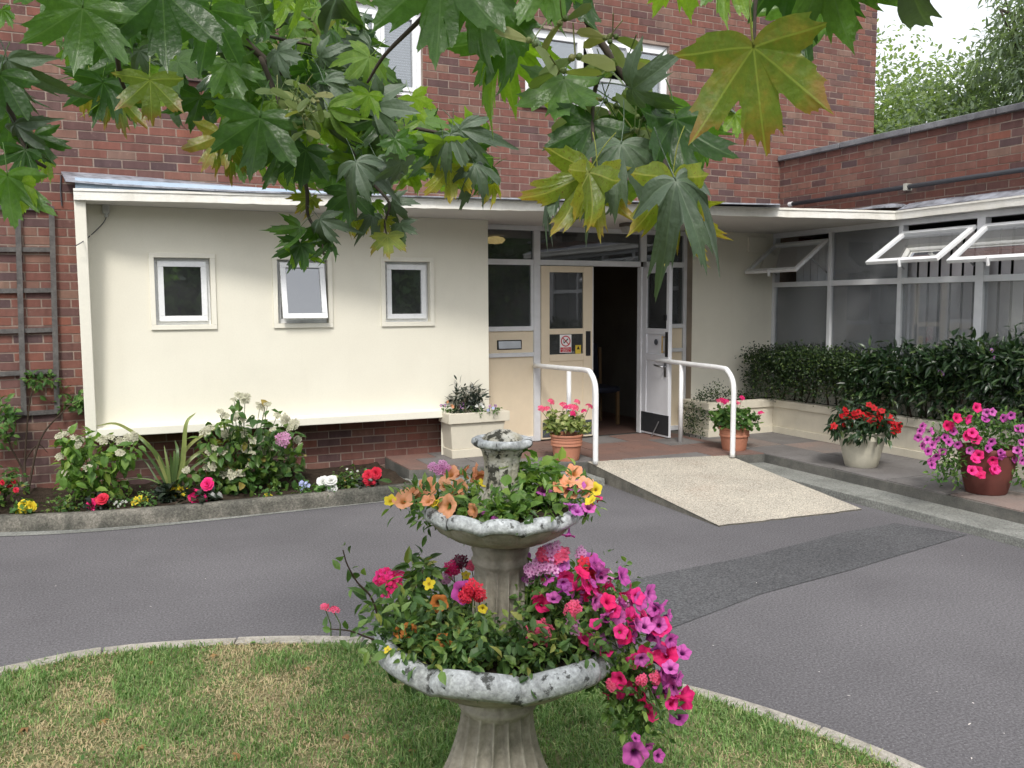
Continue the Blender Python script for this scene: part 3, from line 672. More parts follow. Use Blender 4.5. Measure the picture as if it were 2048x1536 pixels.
for k, (a, b) in enumerate(((xl, xp0), (xm1, xj0))):
    sl = part('side_light', MB().box(a, b, y0+.006, y1-.006, zs0, zs1), 'frame_grey_white', por, bevel=.003)
    part('rail', MB().box(a, b, y0+.006, y1-.006, zr0, zr1), 'frame_grey_white', sl, bevel=.003); part('rail', MB().box(a, b, y0+.006, y1-.006, ZP+.0, ZP+.055), 'frame_grey_white', sl, bevel=.003)
    g = MB(); g.box(a, b, YD-.004, YD+.002, zs1, zt0); part('pane', g, 'glass_dark', sl)
    g = MB(); g.box(a, b, YD-.012, YD+.012, ZP+.055, zr0); part('lower_panel', g, 'door_cream', sl)
    g = MB(); g.box(a, b, YD-.012, YD+.012, zr1, zs0); mp = part('middle_panel', g, 'door_cream', sl)
    g = MB(); g.box(b-.03 if k == 0 else a, b if k == 0 else a+.03, YD-.03, YD+.02, zs1, zt0); part('bead', g, 'frame_grey_white', sl)
    if k == 0:
        c0, c1 = DX(993, 690), DX(1042, 690); zc0, zc1 = DZ(1017, 699), DZ(1017, 680)
        g = MB(); g.box(c0, c1, YD-.022, YD-.011, zc0, zc1); part('letterbox_plate', g, 'black_plastic', sl, bevel=.004)
        g = MB(); g.hexa([(c0+.014, YD-.034, zc0+.012), (c1-.014, YD-.034, zc0+.012), (c1-.014, YD-.02, zc0+.012), (c0+.014, YD-.02, zc0+.012), (c0+.014, YD-.025, zc1-.012), (c1-.014, YD-.025, zc1-.012), (c1-.014, YD-.02, zc1-.012), (c0+.014, YD-.02, zc1-.012)]); part('letterbox_flap', g, 'steel', sl)

def leaf_door(name, u0, u1, P, mat, gl, mid, kick, kmat, mid_glass, parent):
    """door leaf in its own plane: u across, w up, P(u, w, d)"""
    z0_, z1_ = ZP+.012, zt0-.006; T = .022
    def bx(a, b, c, d, t0=-T, t1=T):
        g = MB(); g.hexa([P(a, c, t0), P(b, c, t0), P(b, c, t1), P(a, c, t1), P(a, d, t0), P(b, d, t0), P(b, d, t1), P(a, d, t1)]); return g
    g = MB()
    for q in ((u0, gl[0], z0_, z1_), (gl[1], u1, z0_, z1_), (gl[0], gl[1], gl[3], z1_), (gl[0], gl[1], mid[1], gl[2]), (gl[0], gl[1], mid[0]-.075, mid[0]), (gl[0], gl[1], z0_, kick)):
        b = bx(*q); g.add(b.v, b.f)
    dr = part(name, g, mat, parent, bevel=.003)
    b = bx(gl[0], gl[1], kick, mid[0]-.075, -.012, .012); part('lower_panel', b, mat, dr)
    b = bx(gl[0], gl[1], gl[2], gl[3], -.004, .004); part('pane', b, 'glass_dark', dr)
    b = bx(gl[0], gl[1], mid[0], mid[1], -.006, .006); part('pane' if mid_glass else 'middle_panel', b, 'glass_dark' if mid_glass else mat, dr)
    b = bx(u0+.012, u1-.012, z0_+.022, kick, -T-.004, -T+.002); part('kick_plate', b, kmat, dr)
    return dr, bx
# closed leaf
lu0, lu1 = xp1+.004, DX(1181)
PD = lambda u, w, d: (u, YD-.03+d, w)
dl, bxl = leaf_door('door', lu0, lu1, PD, 'door_cream', (DX(1095), DX(1162), DZ(1128, 657), DZ(1128, 545)), (DZ(1128, 708), DZ(1128, 668)), .36, 'kick_slate', True, por)
part('finger_plate', bxl(DX(1167), DX(1176), DZ(1171, 711), DZ(1171, 662), -.028, -.02), 'black_plastic', dl, bevel=.002)
part('door_edge', bxl(lu1-.006, lu1+.004, ZP+.02, zt0-.01, -.024, .024), 'frame_grey_white', dl)
# notices on the closed leaf's lower pane
s0, s1, sb, st = DX(1116, 687), DX(1139, 687), DZ(1128, 705), DZ(1128, 669); ys = YD-.042
no = part('no_smoking_notice', MB().box(s0, s1, ys-.002, ys, sb, st), 'sign_white', dl)
cxs, czs = (s0+s1)/2, sb+(st-sb)*.64; rr = (s1-s0)*.42
g = MB(); ns = 28
for r0, r1, yy_ in ((rr*.8, rr, ys-.004),):
    V = [(cxs+r*math.cos(2*math.pi*k/ns), yy_, czs+r*math.sin(2*math.pi*k/ns)) for k in range(ns) for r in (r0, r1)]
    g.add(V, [(2*k, 2*k+1, (2*k+3) % (2*ns), (2*k+2) % (2*ns)) for k in range(ns)])
g.bar((cxs-rr*.62, ys-.005, czs+rr*.62), (cxs+rr*.62, ys-.005, czs-rr*.62), .002, rr*.17, up=(1, 0, 1)); part('prohibition_ring', g, 'sign_red', no)
g = MB(); g.bar((cxs-rr*.42, ys-.0035, czs-rr*.36), (cxs+rr*.48, ys-.0035, czs+rr*.42), .002, rr*.2, up=(-1, 0, 1)); g.bar((cxs-rr*.5, ys-.0035, czs-rr*.2), (cxs-rr*.42, ys-.0035, czs+rr*.3), .0015, rr*.07, up=(1, 0, 0)); part('cigarette_symbol', g, 'sign_black', no)
g = MB(); g.box(s0+.006, s1-.006, ys-.004, ys-.002, sb+.006, sb+(st-sb)*.30); part('notice_band', g, 'sign_red', no)
def words(txt, size, x, y, z, mat, parent, width=None):
    c = bpy.data.curves.new('lettering', 'FONT'); c.body = txt; c.size = size; c.align_x = 'CENTER'; c.align_y = 'CENTER'; c.space_line = .85
    tmp = bpy.data.objects.new('lettering', c); COL.objects.link(tmp); dg = bpy.context.evaluated_depsgraph_get(); me = bpy.data.meshes.new_from_object(tmp.evaluated_get(dg)); bpy.data.objects.remove(tmp)
    me.materials.clear(); me.materials.append(MAT[mat]); link('lettering', me, parent, Matrix.Translation((x, y, z)) @ Matrix.Rotation(R_(90), 4, 'X'))
words('No smoking\nIt is against the law\nto smoke in\nthese premises', (st-sb)*.078, cxs, ys-.0045, sb+(st-sb)*.165, 'sign_white', no)
q0, q1, qb, qt = DX(1147, 690), DX(1158, 690), DZ(1152, 707), DZ(1152, 690)
nw = part('warning_sticker', MB().box(q0, q1, ys-.002, ys, qb, qt), 'sign_yellow', dl)
xc = (q0+q1)/2; g = MB(); hh = (q1-q0)*.3; zc = qb+(qt-qb)*.68
g.add([(xc-hh, ys-.004, zc-hh*.8), (xc+hh, ys-.004, zc-hh*.8), (xc, ys-.004, zc+hh)], [(0, 1, 2)]); part('warning_triangle', g, 'sign_black', nw)
# open leaf, swung out at a right angle
XO = 5.69
PO = lambda u, w, d: (XO+.022+d, u, w)
oy = lambda px, py: at_x(px, py, XO)[1]; oz = lambda px, py: at_x(px, py, XO)[2]
u_free, u_hinge = oy(1336, 800), YD-.035
do, bxo = leaf_door('door', u_hinge, u_free, PO, 'door_white', (oy(1293, 600), oy(1333, 600), oz(1312, 657), oz(1312, 546)), (oz(1312, 708), oz(1312, 668)), .42, 'kick_plate', False, por)
part('finger_plate', bxo(oy(1331, 690), oy(1337, 690)+.01, oz(1333, 714), oz(1333, 664), -.03, -.02), 'black_plastic', do, bevel=.002)
g = MB(); hz = oz(1322, 733); hy = oy(1331, 740); g.tube([(XO-.002, hy, hz), (XO-.05, hy, hz), (XO-.06, hy+.03, hz+.006), (XO-.06, hy+.13, hz+.016)], .011, 8); part('lever_handle', g, 'steel', do, smooth=True)
part('handle_plate', bxo(hy-.022, hy+.022, hz-.11, hz+.04, -.03, -.02), 'steel', do, bevel=.002)
g = MB(); vy, vz = oy(1312, 684), oz(1312, 684); ns = 16
g.add([(XO-.0, vy+.035*math.cos(2*math.pi*k/ns), vz+.035*math.sin(2*math.pi*k/ns)) for k in range(ns)]+[(XO-.006, vy+.03*math.cos(2*math.pi*k/ns), vz+.03*math.sin(2*math.pi*k/ns)) for k in range(ns)], [(k, (k+1) % ns, ns+(k+1) % ns, ns+k) for k in range(ns)]+[tuple(range(ns, 2*ns))]); part('round_vent', g, 'kick_slate', do)
g = MB(); by = oy(1330, 690)+.012; g.tube([(XO-.03, by, oz(1330, 706)), (XO-.03, by, oz(1330, 672))], .008, 8); g.box(XO-.03, XO+.002, by-.006, by+.006, oz(1330, 705), oz(1330, 703)); g.box(XO-.03, XO+.002, by-.006, by+.006, oz(1330, 675), oz(1330, 673)); part('pull_bar', g, 'brass', do)
g = MB(); g.tube([(XO-.01, u_free+.16, .34), (XO-.08, u_free+.20, ZP+.006)], .007, 6); part('door_stay', g, 'steel', do)
part('lock_case', bxo(oy(1335, 636)+.01, oy(1332, 636)+.03, oz(1335, 641), oz(1335, 630), -.035, -.02), 'black_plastic', do)

# bulkhead lamp under the soffit
lx, ly = 5.02, 7.9; p = at_z(1263, 452, ZS-.03)
lm = thing('bulkhead_lamp', 'brown based ribbed glass lamp under the canopy soffit', 'lamp', (p[0], p[1], ZS))
g = MB(); g.box(p[0]-.115, p[0]+.115, p[1]-.07, p[1]+.07, ZS-.04, ZS-.001); part('lamp_base', g, 'lamp_base', lm, bevel=.01)
g = MB(); nn = 14
for k in range(nn):
    a = -.1+.2*k/nn; g.hexa([(p[0]+a*.85, p[1]-.05, ZS-.098), (p[0]+(a+.011)*.85, p[1]-.05, ZS-.098), (p[0]+(a+.011)*.85, p[1]+.05, ZS-.098), (p[0]+a*.85, p[1]+.05, ZS-.098), (p[0]+a, p[1]-.062, ZS-.041), (p[0]+a+.0125, p[1]-.062, ZS-.041), (p[0]+a+.0125, p[1]+.062, ZS-.041), (p[0]+a, p[1]+.062, ZS-.041)])
part('lamp_lens', g, 'lamp_glass', lm)
# glowing ceiling lamp in the lobby
cl = thing('lobby_lamp', 'warm lit ceiling lamp seen through the glass above the doors', 'lamp', (4.55, 10.2, ZS))
g = MB(); g.lathe([(.02, 0), (.11, -.02), (.13, -.05), (.09, -.09), (.01, -.1)], 16, (4.55, 10.2, ZS+.012)); part('glass_shade', g, 'bulb_glow', cl, smooth=True)
# chair and hanging cable in the lobby
ch = thing('lobby_chair', 'dark padded chair with wooden legs just inside the doorway', 'chair', (5.55, 9.6, ZP))
cx_, cy_ = 5.62, 9.55
g = MB(); g.box(cx_-.24, cx_+.24, cy_-.24, cy_+.24, ZP+.40, ZP+.48); part('seat', g, 'chair_blue', ch, bevel=.03)
g = MB(); g.hexa([(cx_-.22, cy_+.2, ZP+.55), (cx_+.22, cy_+.2, ZP+.55), (cx_+.22, cy_+.26, ZP+.55), (cx_-.22, cy_+.26, ZP+.55), (cx_-.2, cy_+.26, ZP+1.0), (cx_+.2, cy_+.26, ZP+1.0), (cx_+.2, cy_+.32, ZP+1.0), (cx_-.2, cy_+.32, ZP+1.0)]); part('backrest', g, 'chair_blue', ch, bevel=.02)
for sx in (-1, 1):
    for sy, zt in ((-1, .42), (1, .95)):
        g = MB(); g.bar((cx_+sx*.21, cy_+sy*.21, ZP+.002), (cx_+sx*.2, cy_+sy*.22, ZP+zt), .035, .035, up=(0, 1, 0)); part('leg', g, 'wood', ch)
q = [at_y(*p, 11.57) for p in ((1228, 655), (1213, 625), (1210, 595), (1222, 577), (1238, 583), (1247, 605), (1257, 635), (1268, 648), (1274, 655))]
g = MB(); g.tube(catmull(q, 5), .012, 6); tag(part('hanging_cable', g, 'black_plastic'), 'black looped cable hanging on the lobby wall inside the doorway', 'cable')

# junction box with cable on the panel
p, q = at_y(204, 406, YP), at_y(219, 428, YP)
jb = thing('junction_box', 'small grey junction box with thin cable at the top corner of the cream panel', 'junction box', ((p[0]+q[0])/2, YP, q[2]))
g = MB(); g.box(p[0], q[0], YP-.06, YP-.001, q[2], p[2]); part('box', g, 'grey_box', jb, bevel=.006)
g = MB(); g.tube([((p[0]+q[0])/2, YP-.03, q[2]+.004), ((p[0]+q[0])/2, YP-.03, q[2]-.03)], .016, 8); part('gland', g, 'grey_box', jb)
pts = [((p[0]+q[0])/2, YP-.03, q[2]-.028)]+[at_y(a, b, YP-.02-.0*k) for k, (a, b) in enumerate(((210, 440), (203, 450), (190, 463), (176, 475)))]+[at_y(163, 485, FL[1]-.01), at_y(150, 492, FL[1]-.004)]
g = MB(); g.tube(catmull([np.array(x) for x in pts], 5), .004, 6); part('cable', g, 'pipe_dark', jb)

# trellis
tr = thing('wall_trellis', 'dark weathered timber trellis against the brick wall', 'trellis', (-.6, YB-.03, .75))
for px_, pt, pb in ((104.5, 415, 830), (36, 405, 832), (-42, 395, 836)):
    a, b = at_y(px_-1.5, pt, YB-.045), at_y(px_+5, pb, YB-.045); b = np.array([a[0]-.035, a[1], .75]); a[2] = 2.5
    g = MB(); g.bar(a, b, .042, .02, up=(0, 1, 0)); part('upright', g, 'timber_grey', tr)
for zz in (2.485, 2.14, 1.80, 1.465, 1.11, .765):
    g = MB(); g.bar((-.95, YB-.028, zz-.012), (-.33-.02*(2.5-zz)/1.8, YB-.028, zz), .02, .038, up=(0, 0, 1)); part('cross_slat', g, 'timber_grey', tr)

# ------------------------------------------------------------------ side wing
wing = thing('side_wing', 'low brick side wing with long white framed windows and dark stone coping', 'building', (7.6, 5.5, 0))
YN = 2.0
g = MB(); g.add([(XB, YN, 2.5), (XB, YB, 2.5), (XB, YB, 3.375), (XB, YN, 3.375)], [(0, 1, 2, 3)]); g.add([(XB, YN, 3.3), (13, YN, 3.3), (13, YB, 3.3), (XB, YB, 3.3)], [(0, 1, 2, 3)])
g.add([(XB, YN, 0), (13, YN, 0), (13, YN, 3.3), (XB, YN, 3.3)], [(0, 1, 2, 3)])
pw = part('parapet', g, 'mortar', wing)
lay_bricks(brick_run(YN, YB-.01, 2.625, 3.375, [], .07), lambda u, z: (XB, u, z), ROTW, pw, 300)
yv = YB-.012
while yv > YN:
    ln = random.uniform(.85, 1.0); g = MB(); g.box(XB-.05, XB+.28, max(YN, yv-ln+.008), yv, 3.375, 3.435+random.uniform(-.003, .003)); part('coping_stone', g, 'coping', wing, bevel=.008); yv -= ln
g = MB(); g.tube([(XB-.055, 8.2, 2.835), (XB-.055, 5.5, 2.838), (XB-.055, YN, 2.83)], .024, 10); pp = part('pipe', g, 'pipe_dark', wing, smooth=True)
g = MB(); g.tube([(XB-.055, 8.19, 2.835), (XB-.055, 8.245, 2.835)], .028, 10); part('pipe_cap', g, 'white_paint', pp)
for yb in (6.55, 4.3):
    g = MB(); g.box(XB-.09, XB-.001, yb-.02, yb+.02, 2.80, 2.87); part('pipe_bracket', g, 'vent_grey', pp, bevel=.003)
# roof strip and fascia
g = MB(); V = []
for i in range(30):
    y = FR[1]-.02-(FR[1]-YN)*i/29; V += [(7.405, y, FT+.008), (XB-.004, y, FT+.085+random.uniform(-.006, .006))]
g.add(V, [(2*i, 2*i+1, 2*i+3, 2*i+2) for i in range(29)]); part('lead_strip', g, 'lead', wing)
g = MB(); V = []; n1, n2 = 14, 6
for i in range(n1):
    for j in range(n2):
        y = 8.3-(8.3-6.3)*i/(n1-1); x0 = max(fas_y(7.0)*0+6.9, 0); x = 6.95+(XB-.02-6.95)*j/(n2-1); yl = max(y, fas_y(x)+.03)
        V.append((x, yl, FT+.006+.10*(j/(n2-1))*max(0, 1-abs(i-9.5)/5.5)+random.uniform(0, .010)))
g.add(V, [(i*n2+j, i*n2+j+1, (i+1)*n2+j+1, (i+1)*n2+j) for i in range(n1-1) for j in range(n2-1)]); part('lead_flap', g, 'lead', wing)
g = MB(); V = []; nf = 50
for i in range(nf+1):
    y = FR[1]+.0-(FR[1]-YN)*i/nf; wv = random.uniform(-.002, .002); zo = .035*i/nf
    V += [(7.44, y, ZS+wv+zo*.6), (7.405, y, ZS+wv+zo*.6), (7.403, y, FT-.02+zo*.5), (7.393, y, FT-.018+zo*.5), (7.393, y, FT+zo*.5), (7.44, y, FT+zo*.5)]
g.add(V, [(i*6+j, i*6+(j+1) % 6, (i+1)*6+(j+1) % 6, (i+1)*6+j) for i in range(nf) for j in range(6)]+[(0, 1, 2, 3, 4, 5)]); part('fascia', g, 'fascia_white', wing)
g = MB(); g.box(7.44, XB+.05, YN, FR[1]+.03, ZS+.003, FT+.002); part('eaves', g, 'soffit_paint', wing)
# glazing
YC = YR-.004
mull = [at_x(px, 620, XG)[1] for px in (1661, 1801, 1960)]; dlt = mull[1]-mull[2]
mull += [mull[-1]-dlt*k for k in (1, 2, 3)]
zt, zhd, zsl = 1.885, ZS-.055, .80
g = MB(); g.box(XG-.03, XG+.05, YN, YC, zhd, ZS+.002); part('head', g, 'frame_grey_white', wing, bevel=.003)
g = MB(); g.box(XG-.05, XG+.06, YN, YC, zsl-.06, zsl); part('sill', g, 'frame_grey_white', wing, bevel=.003)
g = MB(); g.box(XG, XG+.06, YN, YC, 0, zsl-.06); part('lower_wall', g, 'render_cream', wing)
ys_ = [YC-.045]+mull
g = MB(); g.box(XG-.03, XG+.05, YC-.045, YC, zsl, zhd); part('mullion', g, 'frame_grey_white', wing, bevel=.003)
def sash_wing(ya, yb, open_px):
    """top hung vent: open_px = pixel of the outer near corner when open"""
    top = np.array([XG-.03, 0, zhd-.075 if open_px else zhd-.004]); hh = zhd-zt-.04
    if open_px:
        q = at_y(*open_px, ya); v = np.array([q[0]-top[0], 0, q[2]-top[2]]); hh = min(np.linalg.norm(v), .62); u_ = v/np.linalg.norm(v)
    else: u_ = np.array([0, 0, -1.])
    n_ = np.array([u_[2], 0, -u_[0]]); k = .05
    if n_[0] > 0: n_ = -n_
    m = MB()
    for a, b, s0_, s1_ in ((ya, yb, 0, k), (ya, yb, hh-k, hh), (ya, ya-k, k, hh-k), (yb+k, yb, k, hh-k)):
        m.hexa([tuple(top+u_*s_+n_*t_+np.array([0, yy_, 0])) for s_ in (s1_, s0_) for yy_, t_ in ((a, -.018), (b, -.018), (b, .018), (a, .018))])
    s_ = part('sash', m, 'white_paint', wing, bevel=.004)
    m = MB(); m.add([tuple(top+u_*s2+np.array([0, yy_, 0])) for yy_, s2 in ((ya-k, hh-k), (yb+k, hh-k), (yb+k, k), (ya-k, k))], [(0, 1, 2, 3)]); part('pane', m, 'glass', s_)
    if open_px:
        for yy_ in (ya-.02, yb+.02):
            m = MB(); e = top+u_*hh*.55+np.array([0, yy_, 0]); m.bar(e, (XG-.02, yy_, zt+.12), .016, .006, up=(0, 1, 0)); part('stay_arm', m, 'steel', s_)
        m = MB(); e = top+u_*hh+np.array([0, (ya+yb)/2, 0]); m.bar(e-n_*-.03, e+np.array([0, -.0, -.05]), .03, .014, up=(0, 1, 0)); part('handle', m, 'white_paint', s_)
opens = {0: (1489, 546), 2: (1731, 527), 3: (1893, 524)}
for i in range(len(ys_)-1):
    a, b = ys_[i], ys_[i+1]; wd = .05 if i != 2 else .085
    g = MB(); g.box(XG-.034, XG+.052, b-wd/2, b+wd/2, zsl, zhd); part('mullion', g, 'frame_grey_white', wing, bevel=.003)
    a2 = a-(0 if i == 0 else (.025 if i != 3 else .0425)); b2 = b+wd/2
    g = MB(); g.box(XG-.03, XG+.048, b2, a2, zt-.03, zt+.03); part('transom', g, 'frame_grey_white', wing, bevel=.003)
    g = MB(); g.box(XG+.0, XG+.006, b2, a2, zsl, zt-.03); part('pane', g, 'glass_clear', wing)
    if i in opens: sash_wing(a2-.004, b2+.004, opens[i])
    else: g = MB(); g.box(XG, XG+.006, b2, a2, zt+.03, zhd); part('pane', g, 'glass_clear', wing)
g = MB(); g.add([(XG+.07, YN, -.0), (11.5, YN, 0), (11.5, YC, 0), (XG+.07, YC, 0)], [(0, 1, 2, 3)])
room(g, XG+.065, 11.5, YN+.02, YR+1.2, .02, ZS-.02, 'left'); part('inner_room', g, 'inner_wall', wing)
bl = MB(); bl.box(-.0015, .0015, -.060, .060, .86, 2.40); bm1 = bl.mesh('blind_slat', 'blind'); bm2 = bl.mesh('blind_slat', 'blind_dark')
yy = YC-.08; k = 0
while yy > YN+.1:
    dark = yy > mull[1]+.0; M = Matrix.Translation((XG+.12, yy, 0)) @ Matrix.Rotation(R_(random.uniform(-14, -6) if not dark else random.uniform(-5, -2)), 4, 'Z')
    if k > 1: link('blind_slat', bm2 if dark else bm1, wing, M)
    yy -= .130 if not dark else .116; k += 1

# ------------------------------------------------------------------ raised planter wall along the wing
XPL, YPL, ZPL = 7.115, 7.985, .545
rp = thing('raised_planter', 'long cream rendered raised planter wall along the wing windows', 'planter', (7.1, 6, ZP))
def planter_course(name, off, z0, z1, th=.09):
    g = MB(); o_ = off
    a = [(6.19-o_, YR-.004), (6.19-o_, YPL-o_), (XPL-o_, YPL-o_), (XPL-o_, YN)]; b = [(6.19+th, YR-.004), (6.19+th, YPL+th), (XPL+th, YPL+th), (XPL+th, YN)]
    for i in range(3):
        g.hexa([(*a[i], z0), (*a[i+1], z0), (*b[i+1], z0), (*b[i], z0), (*a[i], z1), (*a[i+1], z1), (*b[i+1], z1), (*b[i], z1)])
    part(name, g, 'box_cream', rp, bevel=.004)
planter_course('plinth', .018, ZP-.004, ZP+.075); planter_course('wall', 0, ZP+.075, ZPL-.085, .085); planter_course('rim', .02, ZPL-.085, ZPL, .1)
g = MB(); g.add([(6.28, YPL+.08, ZPL-.04), (XPL+.08, YPL+.08, ZPL-.04), (XPL+.08, YN, ZPL-.04), (XG-.002, YN, ZPL-.04), (XG-.002, YR-.002, ZPL-.04), (6.28, YR-.002, ZPL-.04)], [(0, 1, 2, 3, 4, 5)]); part('planter_soil', g, 'soil', rp)

# ------------------------------------------------------------------ handrails
def handrail(name, label, pts, posts, r=.026):
    h = thing(name, label, 'handrail', (pts[-1][0], pts[-1][1], ZP), 'white tubular handrails at the ramp')
    g = MB(); g.tube(catmull([np.array(p) for p in pts], 6), r, 12); part('rail', g, 'white_paint', h, smooth=True)
    for p, zt_ in posts:
        g = MB(); g.tube([(p[0], p[1], ZP-.002), (p[0], p[1], zt_)], r*.92, 12); part('post', g, 'white_paint', h, smooth=True)
    return h
def rail_pts(xa, ya, za, xb, yb, zb, rb=.2):
    d = nrm((xb-xa, yb-ya, 0)); e = np.array([xb, yb, zb]); s_ = e-d*rb
    pts = [(xa, ya, za), tuple(np.array([xa, ya, za])*.66+s_*.34), tuple(np.array([xa, ya, za])*.33+s_*.67), tuple(s_)]
    for k in (1, 2, 3): an = math.pi/2*k/3; pts.append(tuple(s_+d*rb*math.sin(an)-np.array([0, 0, rb*(1-math.cos(an))])))
    return pts+[(xb, yb, zb-rb-.25), (xb, yb, ZP+.25), (xb, yb, ZP-.006)]
pL = at_z(1191, 927, ZP); pR = at_z(1465, 913, ZP); pR2 = at_z(1361, 885, ZP)
zL0, zL1 = at_y(1072, 731, YD-.05)[2], at_y(1160, 742, pL[1]+.15)[2]
handrail('handrail', 'white handrail at the pebble ramp, nearer the cream planter box', rail_pts(4.30, YD-.045, zL0, pL[0], pL[1], zL1-.0), [((at_z(1125, 893, ZP)[0]+.0, 8.0, 0), zL0-.02)])
zR0 = at_y(1362, 729, pR2[1])[2]; zR1 = at_y(1430, 737, pR[1]+.2)[2]
handrail('handrail', 'white handrail at the pebble ramp beside the open white door', rail_pts(5.735, YD-.06, zR0+.02, pR[0], pR[1], zR1), [((pR2[0], pR2[1], 0), zR0)])
# ------------------------------------------------------------------ plant materials
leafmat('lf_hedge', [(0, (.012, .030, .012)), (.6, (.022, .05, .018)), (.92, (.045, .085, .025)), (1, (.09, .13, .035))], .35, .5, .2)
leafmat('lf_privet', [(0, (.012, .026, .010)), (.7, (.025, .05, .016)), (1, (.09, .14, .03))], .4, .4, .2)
leafmat('lf_hydr', [(0, (.035, .085, .022)), (.6, (.065, .14, .03)), (.93, (.13, .20, .04)), (1, (.26, .19, .05))], .4, .4, .3)
leafmat('lf_lime', [(0, (.08, .17, .035)), (.7, (.14, .25, .05)), (1, (.24, .33, .07))], .45, .35, .35)
leafmat('lf_ger', [(0, (.04, .10, .025)), (.6, (.08, .17, .04)), (1, (.16, .26, .07))], .55, .3, .3)
leafmat('lf_gervar', [(0, (.10, .15, .035)), (.5, (.24, .30, .09)), (1, (.46, .46, .22))], .55, .3, .3)
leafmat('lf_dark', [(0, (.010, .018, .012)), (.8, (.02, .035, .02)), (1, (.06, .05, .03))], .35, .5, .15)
leafmat('lf_ivy', [(0, (.045, .10, .025)), (.5, (.09, .18, .04)), (1, (.22, .33, .08))], .4, .4, .3)
leafmat('lf_fountain', [(0, (.035, .08, .025)), (.5, (.075, .15, .04)), (.9, (.16, .25, .06)), (1, (.30, .30, .08))], .45, .4, .3)
leafmat('lf_strap', [(0, (.06, .11, .035)), (.6, (.13, .19, .06)), (1, (.34, .34, .12))], .4, .45, .25)
leafmat('lf_purple', [(0, (.025, .018, .02)), (1, (.07, .045, .03))], .4, .4, .15)
leafmat('grass', [(0, (.09, .175, .05)), (.45, (.155, .27, .08)), (.8, (.23, .345, .125)), (1, (.42, .42, .22))], .6, .25, .3, tcol=(1.2, 1.35, .6))
leafmat('straw', [(0, (.36, .28, .16)), (.6, (.50, .41, .25)), (1, (.28, .30, .12))], .8, .2, .15, tcol=(1, .9, .6))
plain('stem_green', (.06, .10, .03), .6, .3); plain('stem_brown', (.045, .032, .022), .8, .2); plain('bark', (.07, .058, .048), .95, .15, var=.35, bstr=.8); plain('stem_red', (.16, .07, .05), .6, .3)
petalmat('pt_purple', (.72, .17, .54), (.54, .09, .40), (.12, .015, .11), t0=.18, t1=.46, veins=5)
petalmat('pt_pink', (.80, .02, .15), (.85, .05, .30), (.45, .01, .08), t0=.15, t1=.45, veins=5)
petalmat('pt_mauve', (.60, .20, .58), (.52, .12, .46), (.28, .02, .24), t0=.15, t1=.5, veins=10)
petalmat('pt_peach', (.86, .46, .28), (.84, .36, .20), (.60, .26, .08), t0=.15, t1=.5, veins=5)
petalmat('pt_orange', (.58, .22, .06), (.50, .17, .045), (.12, .05, .01), t0=.2, t1=.5)
petalmat('pt_yellow', (.82, .68, .06), (.80, .60, .04), (.55, .35, .02))
petalmat('pt_red', (.62, .02, .045), (.72, .05, .10), (.3, .005, .01))
petalmat('pt_coral', (.85, .10, .22), (.82, .16, .30), (.7, .05, .12))
petalmat('pt_lilac', (.72, .30, .60), (.80, .45, .70), (.35, .03, .22))
petalmat('pt_white', (.80, .80, .78), (.78, .79, .76), (.6, .62, .4))
petalmat('pt_hydrw', (.58, .58, .42), (.48, .46, .36), (.28, .26, .17))
petalmat('pt_hydrp', (.62, .28, .48), (.66, .38, .54), (.45, .2, .34))
petalmat('pt_blue', (.40, .45, .80), (.5, .55, .85), (.7, .7, .8))
petalmat('pt_violet', (.25, .10, .38), (.45, .25, .5), (.7, .5, .1))
petalmat('pt_maroon', (.13, .02, .05), (.18, .03, .07), (.05, .01, .02))
petalmat('pt_impred', (.55, .015, .02), (.45, .01, .02), (.25, .01, .01))

# ------------------------------------------------------------------ flower meshes (facing local +z, unit radius)
def petunia(mat, depth=1.15, wave=.09, nseg=25):
    g = MB(); prof = [(.10, -depth), (.13, -depth*.72), (.20, -depth*.42), (.40, -.16), (.72, -.02), (1.0, .02)]
    V, UV = [], []
    for i, (r, z) in enumerate(prof):
        for k in range(nseg):
            th = 2*math.pi*k/nseg; f = max(0, (r-.35)/.65); rr = r*(1+f*.10*math.cos(5*th)); zz = z+f*wave*math.cos(10*th+1)+f*random.uniform(-.05, .05)-f*.12*(math.cos(5*th) < -.6)
            V.append((rr*math.cos(th), rr*math.sin(th), zz)); UV.append((max(.001, r), k/nseg))
    g.add(V, [(i*nseg+k, i*nseg+(k+1) % nseg, (i+1)*nseg+(k+1) % nseg, (i+1)*nseg+k) for i in range(len(prof)-1) for k in range(nseg)], UV)
    return g.mesh('flower', mat, True)
def floret(g, c, n_, r, petals=5, cup=.25, wd=.75):
    n_ = nrm(n_); a = nrm(np.cross(n_, (.3, .8, .45))); b = np.cross(n_, a); th0 = random.uniform(0, 6.28)
    for k in range(petals):
        th = th0+2*math.pi*k/petals; d = a*math.cos(th)+b*math.sin(th); s_ = np.cross(n_, d); w_ = wd*r*random.uniform(.85, 1.1); rr = r*random.uniform(.85, 1.1)
        P = [c+d*rr*.04, c+d*rr*.55-s_*w_*.42+n_*rr*cup*.5, c+d*rr*.92-s_*w_*.25+n_*rr*cup*.7, c+d*rr+n_*rr*cup*.8, c+d*rr*.92+s_*w_*.25+n_*rr*cup*.7, c+d*rr*.55+s_*w_*.42+n_*rr*cup*.5]
        g.add(P, [(0, 1, 2), (0, 2, 3), (0, 3, 4), (0, 4, 5)], [(.02, 0), (.6, 0), (.95, .4), (1, .5), (.95, .6), (.6, 1)])
